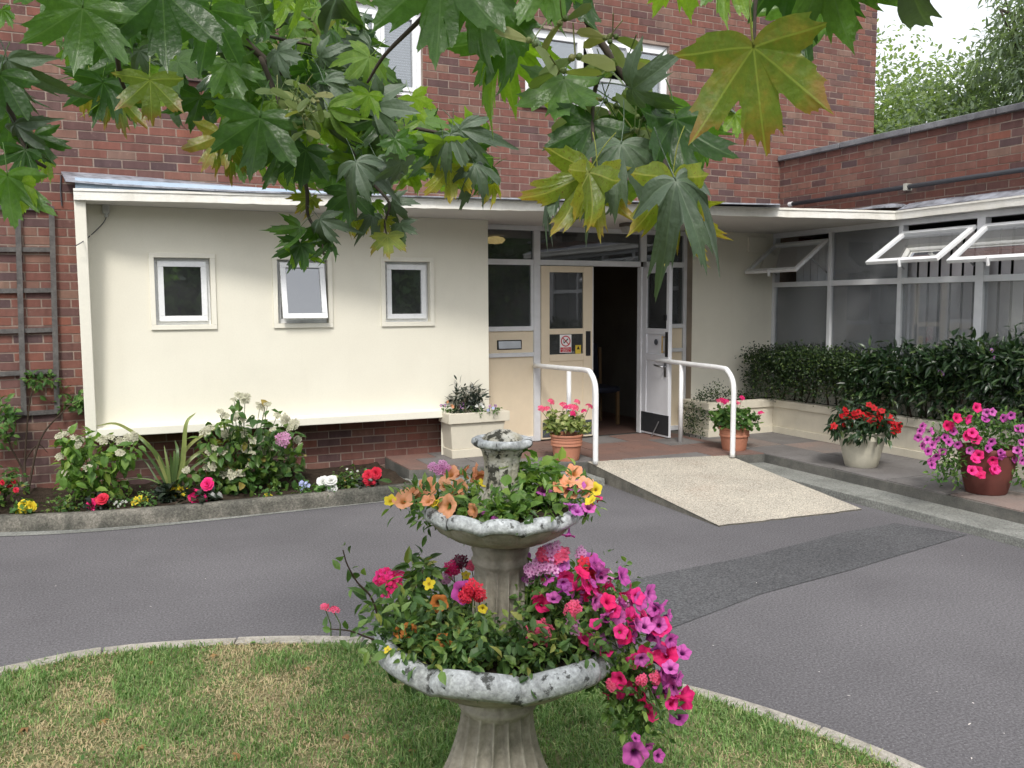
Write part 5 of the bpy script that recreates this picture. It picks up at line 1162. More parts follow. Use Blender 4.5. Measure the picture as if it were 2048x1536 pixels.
g = MB(); pr2 = [(.098, .55), (.092, .62), (.086, .70), (.083, .78), (.082, .828), (.085, .834), (.091, .842), (.093, .852), (.087, .86), (.088, .872), (.093, .884), (.096, .92)]
g.lathe(pr2, 280, C0, flute(14, .20, 0, 3)); part('upper_column', g, 'fountain_stone', fo, smooth=True)
pu = [(.10, .916), (.16, .928), (.21, .957), (.235, .985), (.243, .997), (.258, 1.000), (.264, 1.016), (.258, 1.034), (.24, 1.041), (.228, 1.03), (.2, 1.01), (.08, 1.0)]
w2 = {1: .25, 2: .4, 3: .6, 4: .8, 5: 1, 6: 1, 7: 1, 8: 1, 9: .6}
g = MB(); g.lathe(pu[:5], 192, C0, scallop(12, PH, .085, 0, w2)); part('upper_bowl', g, 'fountain_stone', fo, smooth=True)
g = MB(); g.lathe(pu[4:], 192, C0, scallop(12, PH, .085, .02, {i-4: v for i, v in w2.items()})); part('upper_rim', g, 'fountain_pale', fo, smooth=True)
g = MB(); g.lathe([(.001, 1.018), (.22, 1.018)], 32, C0, None, False); part('upper_soil', g, 'soil', fo)
DZF = .027
pf = [(.085, .985), (.086, 1.0), (.076, 1.02), (.062, 1.06), (.056, 1.10), (.058, 1.14), (.066, 1.172), (.078, 1.188), (.094, 1.192), (.100, 1.20), (.098, 1.211), (.088, 1.216), (.07, 1.213), (.055, 1.205)]
pf = [(r, z+DZF) for r, z in pf]
g = MB(); g.lathe(pf[:8], 144, C0, scallop(7, PH+.2, .16, 0, {i: .8 for i in range(8)})); part('finial_stem', g, 'fountain_lichen', fo, smooth=True)
g = MB(); g.lathe(pf[7:], 144, C0, scallop(7, PH+.2, .12, .006, {i: 1. for i in range(4)})); part('finial_rim', g, 'fountain_pale', fo, smooth=True)
g = MB(); V = []; ns, nr = 40, 10
g.lathe([(.064*math.cos(a), 1.225+.042*math.sin(a)) for a in np.linspace(0, 1.5, nr)], ns, C0, lambda i, r, z, th: (r*(1+.10*math.sin(5*th+i)+random.uniform(-.05, .05)), z+random.uniform(-.003, .003))); part('mossy_dome', g, 'fountain_lichen', fo, smooth=True)

fwd = nrm((CM[0, 2], CM[1, 2], 0)); fo.matrix_basis = Matrix.Translation((fx, fy, 0)) @ Matrix.Rotation(FTILT, 4, Vector(fwd))      # it leans a little
dF = lambda z: proj((fx, fy, z))[2]
dl_, du_ = dF(.58), dF(1.0)
# lower bowl planting
lp_ = thing('bowl_planting', 'leafy green mixed planting filling the lower fountain bowl', 'plant', (fx, fy, .53)); C = []
for _ in range(150):
    a = random.uniform(0, 6.283); r = .34*math.sqrt(random.random()); C.append((fx+r*math.cos(a), fy+r*math.sin(a), .60+random.uniform(0, .12)*(1.1-r/.4)))
foliage(lp_, join_arrays(leaf_cloud(C, .03, 14, .034, .02, up=.9, out=.6, lv=.5), leaf_cloud([at_d(random.uniform(800, 1190), random.uniform(1240, 1325), dl_-.24-random.uniform(0, .06)) for _ in range(70)], .022, 9, .030, .015, up=.7, out=.8, lv=.5)), 'lf_fountain')
lt = thing('leafy_shoots', 'dark leafy shoots leaning out over the left of the lower bowl', 'plant', (fx-.25, fy, .55))
C = [at_d(random.uniform(740, 890), random.uniform(1180, 1280), dl_+random.uniform(-.2, .2)) for _ in range(48)]+[at_d(random.uniform(820, 860), random.uniform(1130, 1190), dl_+random.uniform(-.05, .1)) for _ in range(16)]
foliage(lt, leaf_cloud(C, .022, 6, .048, .022, up=.7, out=.8), 'lf_fountain')
rt_ = at_d(770, 1285, dl_+.02)
for pth, ls in (([(770, 1285), (745, 1200), (715, 1165), (695, 1130), (686, 1100)], [(686, 1092), (672, 1118), (700, 1108), (680, 1140), (708, 1133), (700, 1150), (695, 1165), (728, 1150), (706, 1175)]), ([(780, 1290), (735, 1275), (700, 1262), (660, 1258)], [(652, 1256), (664, 1262), (690, 1240), (715, 1255), (700, 1275), (715, 1300), (735, 1245), (680, 1280)]), ([(800, 1280), (840, 1200), (845, 1140)], [(838, 1130), (850, 1128), (830, 1150), (858, 1155)])):
    P = [at_d(px, py, dl_-.02*i) for i, (px, py) in enumerate(pth)]; g = MB(); cp = catmull(P, 5); g.tube(cp, np.linspace(.004, .002, len(cp)), 5); part('stem', g, 'stem_brown', lt, smooth=True)
    for px, py in ls:
        p = at_d(px, py, dl_-.03+random.uniform(-.03, .03)); V_, T_ = leaf_arrays(p[None]-CM[:, 1][None]*0, (rand_dirs(1)*.6+np.array([[0, -.2, .1]])), np.array([nrm(TOCAM+rng.normal(size=3)*.5)]), .042, .022); link('leaf', fast_mesh('leaf', V_, T_, 'lf_ivy'), lt)
for px, py, r in ((668, 1224, .02), (650, 1216, .016)):
    p = at_d(px, py, dl_-.05); flower('g_coral', p, r, (0, -.3, 1), lt, .1); stem_mass(lt, [(at_d(px+12, 1272, dl_-.05), p)], .002)
flower('g_pink', at_d(778, 1165, dl_-.02), .05, TOCAM+np.array([0, 0, .6]), lt, .1)
mf = thing('mixed_flowers', 'orange, red and purple flowers on the left side of the lower bowl', 'flowers', (fx-.1, fy-.1, .55))
for px, py, k, r in ((878, 1207, 'pt_orange', .030), (818, 1262, 'pt_orange', .026), (800, 1265, 'pt_orange', .02), (887, 1282, 'pt_orange', .026), (926, 1184, 'pt_purple', .038), (945, 1176, 'g_red', .032), (932, 1192, 'g_red', .024), (958, 1190, 'g_red', .022), (965, 1218, 'pt_yellow', .016), (970, 1253, 's_yellow', .012), (905, 1135, 'g_pink', .03), (890, 1155, 'v_lilac', .026), (922, 1122, 'g_maroon', .026), (942, 1130, 'g_coral', .02), (858, 1168, 's_yellow', .02), (932, 1150, 's_yellow', .016), (775, 1300, 's_yellow', .012), (1002, 1335, 's_yellow', .01)):
    p = at_d(px, py, dl_-.24 if py > 1240 else dl_-.17 if py > 1165 else dl_+.08); flower(k, p, r, TOCAM, mf, .15); stem_mass(mf, [((fx+(p[0]-fx)*.7, fy+(p[1]-fy)*.7, .56), p-TOCAM*r*.4)], .0022)
# cascade on the right
cs = thing('petunia_cascade', 'trailing purple and hot pink petunias spilling from the right of the lower bowl', 'flowers', (fx+.3, fy-.05, .55)); C = []
for _ in range(95): C.append(at_d(random.uniform(1060, 1260), random.uniform(1140, 1290), dl_+random.uniform(-.18, .22)))
for _ in range(85):
    u = random.random(); C.append(at_d(1180+u*130+random.uniform(-45, 35), 1250+u*190+random.uniform(-60, 30), dl_+random.uniform(-.2, .08)))
for _ in range(10): C.append(at_d(random.uniform(1255, 1285), random.uniform(1420, 1480), dl_-.1))
foliage(cs, leaf_cloud(C, .028, 13, .029, .016, up=.5, out=.8, lv=.5), 'lf_ivy')
RIGHT = TOCAM*.35+CM[:, 0]*.75+np.array([0, 0, .25])
stem_mass(cs, [(C[random.randrange(95)], C[random.randrange(95, len(C)-10)]) for _ in range(60)], .0022)
for px, py, r in ((1195, 1128, .034), (1201, 1136, .03), (1248, 1152, .032), (1158, 1188, .034), (1195, 1203, .028), (1216, 1212, .02), (1302, 1188, .034), (1326, 1216, .03), (1282, 1202, .03), (1307, 1218, .024), (1300, 1258, .034), (1318, 1250, .026), (1322, 1290, .034), (1346, 1292, .026), (1366, 1304, .028), (1330, 1332, .034), (1350, 1356, .02), (1328, 1366, .034), (1356, 1432, .032), (1310, 1270, .03), (1338, 1272, .024), (1290, 1250, .03), (1212, 1237, .02), (1330, 1345, .026), (1308, 1386, .02), (1272, 1475, .016), (1296, 1495, .022), (1318, 1512, .022), (1340, 1230, .02), (1265, 1205, .022), (1306, 1240, .026), (1245, 1205, .02)):
    flower('pt_purple', at_d(px, py, dl_-.12+random.uniform(-.08, .06)), r, RIGHT if random.random() < .65 else TOCAM+np.array([0, 0, .5]), cs, .6)
flower('pt_purple', at_d(1270, 1508, dl_-.16), .042, TOCAM, cs, .03)
for px, py, r in ((1187, 1172, .034), (1208, 1182, .03), (1190, 1186, .03), (1262, 1188, .034), (1275, 1192, .028), (1290, 1227, .034), (1264, 1236, .038), (1318, 1252, .04), (1330, 1308, .042), (1290, 1312, .034), (1266, 1322, .026), (1284, 1362, .038), (1250, 1380, .036), (1274, 1380, .03), (1300, 1422, .036), (1346, 1390, .03), (1374, 1396, .038), (1345, 1408, .026), (1292, 1398, .024), (1234, 1370, .024), (1218, 1388, .02), (1130, 1150, .024), (1072, 1192, .018), (1152, 1170, .026), (1225, 1168, .024)):
    flower('pt_pink', at_d(px, py, dl_-.14+random.uniform(-.07, .06)), r, RIGHT if random.random() < .55 else TOCAM+np.array([0, 0, .5]), cs, .55)
gr = thing('pink_geranium', 'pale pink and coral geranium heads beside the fountain column', 'flowers', (fx+.12, fy, .55))
for px, py, k, r in ((1080, 1267, 'v_coral', .042), (1147, 1220, 'v_coral', .03), (1145, 1255, 'v_lilac', .028), (1122, 1112, 'g_coral', .03), (1096, 1106, 'v_lilac', .028), (1074, 1135, 'v_lilac', .026), (1100, 1135, 'v_lilac', .028), (1085, 1120, 'pt_mauve', .022), (1178, 1136, 'g_red', .036), (1180, 1150, 'g_red', .024), (1248, 1205, 'g_lilac', .024), (1215, 1155, 'g_lilac', .022), (1125, 1128, 'pt_mauve', .024), (1060, 1140, 'v_lilac', .022), (1110, 1100, 'v_lilac', .024)):
    p = at_d(px, py, dl_-.22 if py > 1210 else dl_-.10); flower(k, p, r*1.1, TOCAM+np.array([0, 0, .5]), gr, .15); stem_mass(gr, [((fx+(p[0]-fx)*.75, fy+(p[1]-fy)*.75, .58), p-np.array([0, 0, r*.4]))], .0025)
for _ in range(46):
    px, py = random.choice([(random.gauss(1150, 55), random.gauss(1165, 28)), (random.gauss(1250, 45), random.gauss(1240, 38)), (random.gauss(1290, 40), random.gauss(1340, 45))])
    px = max(px, 1085); k = random.choice(['pt_pink', 'pt_purple', 'pt_purple', 'pt_pink', 'pt_mauve', 'g_coral']); flower(k, at_d(px, py, dl_-.20+random.uniform(-.05, .05)), random.uniform(.018, .032), RIGHT*.5+TOCAM*.6+np.array([0, 0, .3]), cs, .6)
for _ in range(12):
    px, py = random.gauss(1095, 30), random.gauss(1125, 20); flower(random.choice(['v_lilac', 'pt_mauve', 'v_lilac', 'g_coral']), at_d(px, py, dl_-.06+random.uniform(-.06, .06)), random.uniform(.018, .028), TOCAM+np.array([0, 0, .5]), gr, .4)
# upper bowl
up_ = thing('upper_bowl_petunias', 'peach petunias with ivy leaves in the upper fountain bowl', 'flowers', (fx, fy, .98)); C = []
for _ in range(60):
    a = random.uniform(0, 6.283); r = random.uniform(.09, .24); C.append((fx+r*math.cos(a), fy+r*math.sin(a), 1.025+random.uniform(0, .05)))
C += [at_d(random.uniform(800, 960), random.uniform(985, 1040), du_+random.uniform(-.18, .1)) for _ in range(42)]+[at_d(random.uniform(1090, 1180), random.uniform(965, 1020), du_+random.uniform(-.15, .1)) for _ in range(22)]
foliage(up_, leaf_cloud(C, .02, 8, .034, .013, up=.6, out=.9), 'lf_ivy')
iv = thing('ivy_sprays', 'bright green ivy sprays beside the fountain finial', 'plant', (fx+.08, fy, 1.0))
foliage(iv, leaf_cloud([at_d(random.uniform(1035, 1110), random.uniform(930, 1020), du_+random.uniform(-.05, .12)) for _ in range(36)]+[at_d(random.uniform(940, 1060), random.uniform(995, 1040), du_-.16) for _ in range(20)]+[at_d(1048, 935, du_+.05), at_d(1118, 935, du_+.03), at_d(1040, 945, du_+.05), at_d(1112, 945, du_+.03)], .018, 5, .036, .03, up=.9, out=.6, bend=.2), 'lf_lime')
for px, py, r, k in ((900, 947, .034, 'pt_peach'), (925, 943, .03, 'pt_peach'), (948, 946, .036, 'pt_peach'), (962, 958, .03, 'pt_peach'), (858, 972, .034, 'pt_peach'), (890, 970, .026, 'pt_peach'), (905, 980, .03, 'pt_peach'), (818, 984, .036, 'pt_peach'), (806, 1000, .032, 'pt_peach'), (832, 996, .036, 'pt_peach'), (855, 1000, .026, 'pt_peach'), (893, 1012, .038, 'pt_peach'), (908, 992, .024, 'pt_peach'), (945, 1022, .026, 'pt_peach'), (920, 975, .03, 'pt_peach'), (1150, 945, .034, 'pt_peach'), (1132, 962, .034, 'pt_peach'), (1170, 966, .03, 'pt_peach'), (1142, 982, .028, 'pt_peach'), (1120, 972, .026, 'pt_peach'), (1172, 985, .02, 'pt_peach'),
                    (1088, 979, .028, 'pt_mauve'), (1152, 970, .034, 'pt_mauve'), (977, 1032, .03, 'pt_mauve'), (1140, 1008, .02, 'pt_mauve'), (1155, 1020, .024, 'pt_mauve'), (1137, 1072, .022, 'pt_purple'), (1178, 1014, .022, 'bud'), (780, 1000, .02, 'pt_yellow'), (1190, 978, .024, 'pt_yellow'), (1180, 1000, .02, 'pt_yellow'), (968, 965, .02, 'pt_yellow'), (1196, 996, .016, 'pt_pink'), (870, 1006, .016, 'pt_yellow')):
    dz_ = .12 if py < 960 else -.02 if py < 1000 else -.18
    p = at_d(px, py, du_+dz_*(.9)); flower(k, p, r, (TOCAM*.7+np.array([0, 0, .5])) if py < 1040 else np.array([0, -.2, -1]), up_, .3)
for px, py in ((866, 934), (876, 938), (885, 930), (880, 946), (892, 936)): flower('v_lilac', at_d(px, py, du_+.12), .018, TOCAM+np.array([0, 0, .4]), up_, .3)

# ------------------------------------------------------------------ lawn grass
NB = 240000
P = np.stack([rng.uniform(-1.2, 2.75, NB), rng.uniform(1.2, 4.6, NB)], 1)
from_poly = np.array(pl)
def inside(P, poly):
    x, y = P[:, 0], P[:, 1]; r = np.zeros(len(P), bool); j = len(poly)-1
    for i in range(len(poly)):
        xi, yi = poly[i]; xj, yj = poly[j]; c = ((yi > y) != (yj > y)) & (x < (xj-xi)*(y-yi)/(yj-yi+1e-12)+xi); r ^= c; j = i
    return r
fringe = np.array([tuple(p) for p in arc+nin*.045]+pl[len(lawn_poly):]); P = P[inside(P, from_poly) | (inside(P, fringe) & (rng.random(len(P)) < .22))]
def vnoise(P, f, seed):
    g_ = np.random.default_rng(seed).random((64, 64)); q_ = P*f; i = np.floor(q_).astype(int); u = q_-i; u = u*u*(3-2*u); i %= 63
    return (g_[i[:, 0], i[:, 1]]*(1-u[:, 0])+g_[i[:, 0]+1, i[:, 1]]*u[:, 0])*(1-u[:, 1])+(g_[i[:, 0], i[:, 1]+1]*(1-u[:, 0])+g_[i[:, 0]+1, i[:, 1]+1]*u[:, 0])*u[:, 1]
dry = vnoise(P, 1.7, 3)*.55+vnoise(P, 4.5, 4)*.3+vnoise(P, 11, 5)*.15; dry = dry+.20*np.clip((1.0-P[:, 0])/1.5, -.8, .6)-.12*np.clip((P[:, 1]-3.6), 0, 1)
isdry = dry+rng.normal(size=len(P))*.10 > .655
keep = rng.random(len(P)) < np.where(isdry, .6, np.clip(1.3-dry, .35, 1)); P = P[keep]; isdry = isdry[keep]; n = len(P)
hgt = np.where(isdry, rng.uniform(.010, .024, n), rng.uniform(.012, .034, n)*(1+.5*(vnoise(P, 3, 8) > .6))); an = rng.uniform(0, 6.283, n); lean = np.where(isdry, rng.uniform(.6, 1.6, n), rng.uniform(.2, 1.3, n))
B = np.concatenate([P, np.full((n, 1), .016)], 1); dr = np.stack([np.cos(an), np.sin(an), np.zeros(n)], 1); sd_ = np.stack([-np.sin(an), np.cos(an), np.zeros(n)], 1); wd_ = rng.uniform(.0012, .0026, n)[:, None]*1.25; h_ = hgt[:, None]; up3 = np.array([0, 0, 1.])
V = np.stack([B-sd_*wd_, B+sd_*wd_, B+up3*h_*.6+dr*h_*lean[:, None]*.3-sd_*wd_*.8, B+up3*h_*.6+dr*h_*lean[:, None]*.3+sd_*wd_*.8, B+up3*h_*np.where(lean > 1, .6, 1)[:, None]+dr*h_*lean[:, None]], 1)
T0 = np.array([(0, 1, 3), (0, 3, 2), (2, 3, 4)])
wc_ = [(*p, .018) for p in np.stack([rng.uniform(-1, 2.6, 900), rng.uniform(1.5, 4.5, 900)], 1)[inside(np.stack([np.zeros(1), np.zeros(1)], 1), from_poly)[0]*0:]]
wc_ = np.array(wc_); wc_ = wc_[inside(wc_[:, :2], from_poly) & (vnoise(wc_[:, :2], 2.3, 21) > .62)]
tag(foliage(None, leaf_cloud(wc_, .012, 6, .022, .013, up=1.4, out=.9), 'lf_ger', 'lawn_weeds'), 'broad-leaved weeds and clover in clumps among the grass', 'weeds', kind='stuff')
for nm, sel, mt, lb_ in (('grass', ~isdry, 'grass', 'short green grass growing over the lawn'), ('dry_grass', isdry, 'straw', 'dry straw-coloured grass in patches on the lawn')):
    v = V[sel]; m = len(v); o_ = link(nm, fast_mesh(nm, v.reshape(-1, 3), (T0[None]+5*np.arange(m)[:, None, None]).reshape(-1, 3), mt)); tag(o_, lb_, 'grass', kind='stuff')
# fallen leaves

# ------------------------------------------------------------------ maple leaf
HALF = [(0, 1), (2.5, .93), (5, .86), (8, .80), (11, .80), (14, .845), (16, .78), (18, .68), (21, .58), (24, .515), (26, .50), (29, .55), (32, .66), (35, .78), (37, .80), (39.5, .79), (42, .83), (45, .91), (47.5, .99), (50, .92), (53, .85), (56, .81), (59, .83), (61.5, .85), (64, .74), (68, .62), (73, .52), (78, .475), (82, .50), (87, .60), (91, .61), (95, .64), (99, .72), (102, .76), (106, .66), (111, .58), (115, .56), (118, .565), (123, .46), (131, .36), (141, .27), (153, .18), (167, .09), (180, .05)]
VEIN = [0, 47, -47, 101, -101]
def maple_mesh(mat, droop, curl, fold, seed, close=1.0):
    rs = np.random.default_rng(seed); an = [-a for a, r in HALF[::-1][:-1]]+[a for a, r in HALF][:-1]; ra = [r for a, r in HALF[::-1][:-1]]+[r for a, r in HALF][:-1]
    an, ra = np.array(an, float), np.array(ra)*(1+rs.normal(size=len(ra))*.045)
    # finer outline
    A, Rr = [], []
    for i in range(len(an)):
        j = (i+1) % len(an); b = an[j]+(360 if j == 0 else 0); A += [an[i], (an[i]+b)/2]; Rr += [ra[i], (ra[i]+ra[j])/2*.985]
    A, Rr = np.array(A), np.array(Rr); n = len(A); rings = [.12, .3, .5, .68, .84, 1.0]
    V, UV = [(0, 0, 0)], [(.5, .5)]; ph = rs.uniform(0, 6, 3); lob = rs.normal(size=5)*.9
    for f in rings:
        r = Rr*f; th = np.radians(A); x, y = r*np.sin(th), r*np.cos(th); ux, uy = x, y; th = th*(1-(1-close)*min(1, f*1.6)); x, y = r*np.sin(th), r*np.cos(th)
        dv = np.min([np.abs(np.radians((A-v+180) % 360-180)) for v in VEIN], 0); near = np.argmin([np.abs((A-v+180) % 360-180) for v in VEIN], 0)
        z = fold*r*np.minimum(dv, .45)-droop*r**2*(1+.5*lob[near])-curl*r**3*np.abs(np.sin(th))+.03*np.sin(8*x+ph[0])*r+.03*np.sin(7*y+ph[1])*r+.07*np.sin(3.1*x+2.3*y+ph[2])*r
        V += list(zip(x, y, z)); UV += list(zip(ux*.4+.5, uy*.4+.5))
    T = [(0, 1+(k+1) % n, 1+k) for k in range(n)]
    for i in range(len(rings)-1):
        a, b = 1+i*n, 1+(i+1)*n
        for k in range(n): T += [(a+k, a+(k+1) % n, b+(k+1) % n), (a+k, b+(k+1) % n, b+k)]
    T = [(t[0], t[2], t[1]) for t in T]
    # petiole
    P = [np.array([0, 0, 0.]), np.array([0, -.18, .02]), np.array([.01, -.42, .08]), np.array([.03, -.62, .2])]; g = MB(); g.tube(catmull(P, 3), np.linspace(.012, .009, 10), 5); k = len(V)
    V += g.v; UV += [(.5, .5)]*len(g.v)
    for f in g.f: T += [(k+f[0], k+f[i], k+f[i+1]) for i in range(1, len(f)-1)]
    return fast_mesh('leaf', V, T, mat, True, UV)

def maple_material(name, c1, c2, vein, spot=0, spotc=(.12, .05, .015), trans=.35, rough=.36, spec=.5, edge=None, tcol=(1.6, 1.75, .5)):
    t = NT(name); uv = t.n('UVMap').outputs[0]; sp = t.n('SeparateXYZ'); t.l(uv, sp.inputs[0])
    x = t.math('MULTIPLY', t.math('SUBTRACT', sp.outputs[0], .5), 2.5); y = t.math('MULTIPLY', t.math('SUBTRACT', sp.outputs[1], .5), 2.5)
    rad = t.math('SQRT', t.math('ADD', t.math('MULTIPLY', x, x), t.math('MULTIPLY', y, y))); dist = None
    for v in VEIN:
        s_, c_ = math.sin(R_(v)), math.cos(R_(v)); cr = t.math('ABSOLUTE', t.math('SUBTRACT', t.math('MULTIPLY', x, c_), t.math('MULTIPLY', y, s_)))
        al = t.math('ADD', t.math('MULTIPLY', x, s_), t.math('MULTIPLY', y, c_)); d = t.math('ADD', cr, t.math('MULTIPLY', t.math('LESS_THAN', al, 0), 9.0))
        side = t.math('ABSOLUTE', t.math('SINE', t.math('MULTIPLY', t.math('SUBTRACT', al, t.math('MULTIPLY', cr, .75)), 21)))      # side veins in herringbone
        sv = t.math('ADD', t.math('MULTIPLY', side, .11), t.math('MULTIPLY', d, .26)); d = t.math('MINIMUM', d, t.math('ADD', sv, .006))
        dist = d if dist is None else t.math('MINIMUM', dist, d)
    r = t.n('ObjectInfo').outputs['Random']; tx = t.n('TexCoord').outputs['Object']
    nz = t.noise(3.2, 5, .6, tx); c = t.mix(t.smooth(t.math('ADD', nz, t.math('MULTIPLY', t.math('SUBTRACT', r, .5), .5)), .35, .7), c1, c2)
    c = t.mix(.35, c, t.mix(1.0, c, t.ramp(t.noise(16, 3, .6, tx), [(.25, .55), (.75, 1.45)]), 'MULTIPLY'))
    if edge: c = t.mix(t.math('MULTIPLY', t.smooth(t.math('ADD', rad, t.math('MULTIPLY', nz, .5)), .8, 1.25), .85), c, edge)
    if spot:
        v = t.noise(26, 5, .7, tx); c = t.mix(t.math('MULTIPLY', t.smooth(v, .57, .66), spot), c, spotc)
    vm = t.smooth(dist, .015, .004); c = t.mix(t.math('MULTIPLY', vm, .6), c, vein)
    bf = t.n('NewGeometry').outputs['Backfacing']; c = t.mix(t.math('MULTIPLY', bf, .35), c, t.mix(.5, c, (.16, .22, .10)))
    bp = t.bump(t.math('SUBTRACT', t.noise(9, 3, .5, tx), t.math('MULTIPLY', vm, .35)), .12, .03)
    ro = t.math('ADD', t.math('MULTIPLY', bf, .3), t.math('ADD', rough, t.math('MULTIPLY', t.math('SUBTRACT', t.noise(5, 3, .5, tx), .5), .25)))
    p = t.bsdf(c, ro, spec, bp); tr = t.n('BsdfTranslucent'); t.l(t.mix(1.0, c, tcol, 'MULTIPLY'), tr.inputs[0])
    ms = t.n('MixShader'); ms.inputs[0].default_value = trans; t.l(p, ms.inputs[1]); t.l(tr.outputs[0], ms.inputs[2]); MAT[name] = t.end(ms.outputs[0])
maple_material('mp_dark', (.032, .085, .018), (.055, .13, .024), (.085, .17, .045), trans=.48)  # one leaf in dark, mid and lit greens: light put into the colour
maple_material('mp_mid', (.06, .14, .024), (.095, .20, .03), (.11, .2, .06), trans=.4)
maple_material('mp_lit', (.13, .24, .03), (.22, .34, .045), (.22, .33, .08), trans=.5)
maple_material('mp_yellow', (.17, .225, .03), (.27, .30, .035), (.42, .42, .12), spot=.75, trans=.45, edge=(.34, .2, .03))
maple_material('mp_turning', (.13, .19, .03), (.26, .23, .045), (.30, .36, .08), spot=.25, trans=.4, edge=(.28, .13, .04), spotc=(.2, .09, .03))
maple_material('mp_gloss', (.026, .062, .03), (.04, .085, .038), (.075, .13, .07), trans=.2, rough=.30, spec=1.0)
MM = {}
for k in ('mp_dark', 'mp_mid', 'mp_lit', 'mp_yellow', 'mp_turning', 'mp_gloss'):
    MM[k] = [maple_mesh(k, d_, c_, f_, i*7+len(k), q_) for i, (d_, c_, f_, q_) in enumerate(((.25, .35, .30, .92), (.55, .45, .40, .86), (.12, .7, .26, .96), (.75, .25, .5, .80), (.10, .12, .16, .95)))]
mt_ = thing('maple_tree', 'maple tree with lobed leaves on twigs hanging across the top', 'tree', (-1.5, -1.2, 0))
nleaf = [0]
def mleaf(base, tip, d, mat='mp_dark', dt=0.0, roll=0.0, face=1, var=None, wide=1.0):
    p = at_d(*base, d); q = at_d(*tip, d+dt); q = p+(q-p)*.90; wide *= .92; y = q-p; L = np.linalg.norm(y); n_ = -nrm((p+q)/2-EYE)*face
    yn = nrm(y); c_, s_ = math.cos(roll), math.sin(roll); x = nrm(np.cross(yn, n_)); z = np.cross(x, yn); z2 = z*c_+x*s_
    M = frame_mat(p, yn, z2) @ Matrix.Diagonal((L*wide, L, L, 1)); k = nleaf[0] if var is None else var; nleaf[0] += 1
    return link('leaf', MM[mat][k % 5], mt_, M)
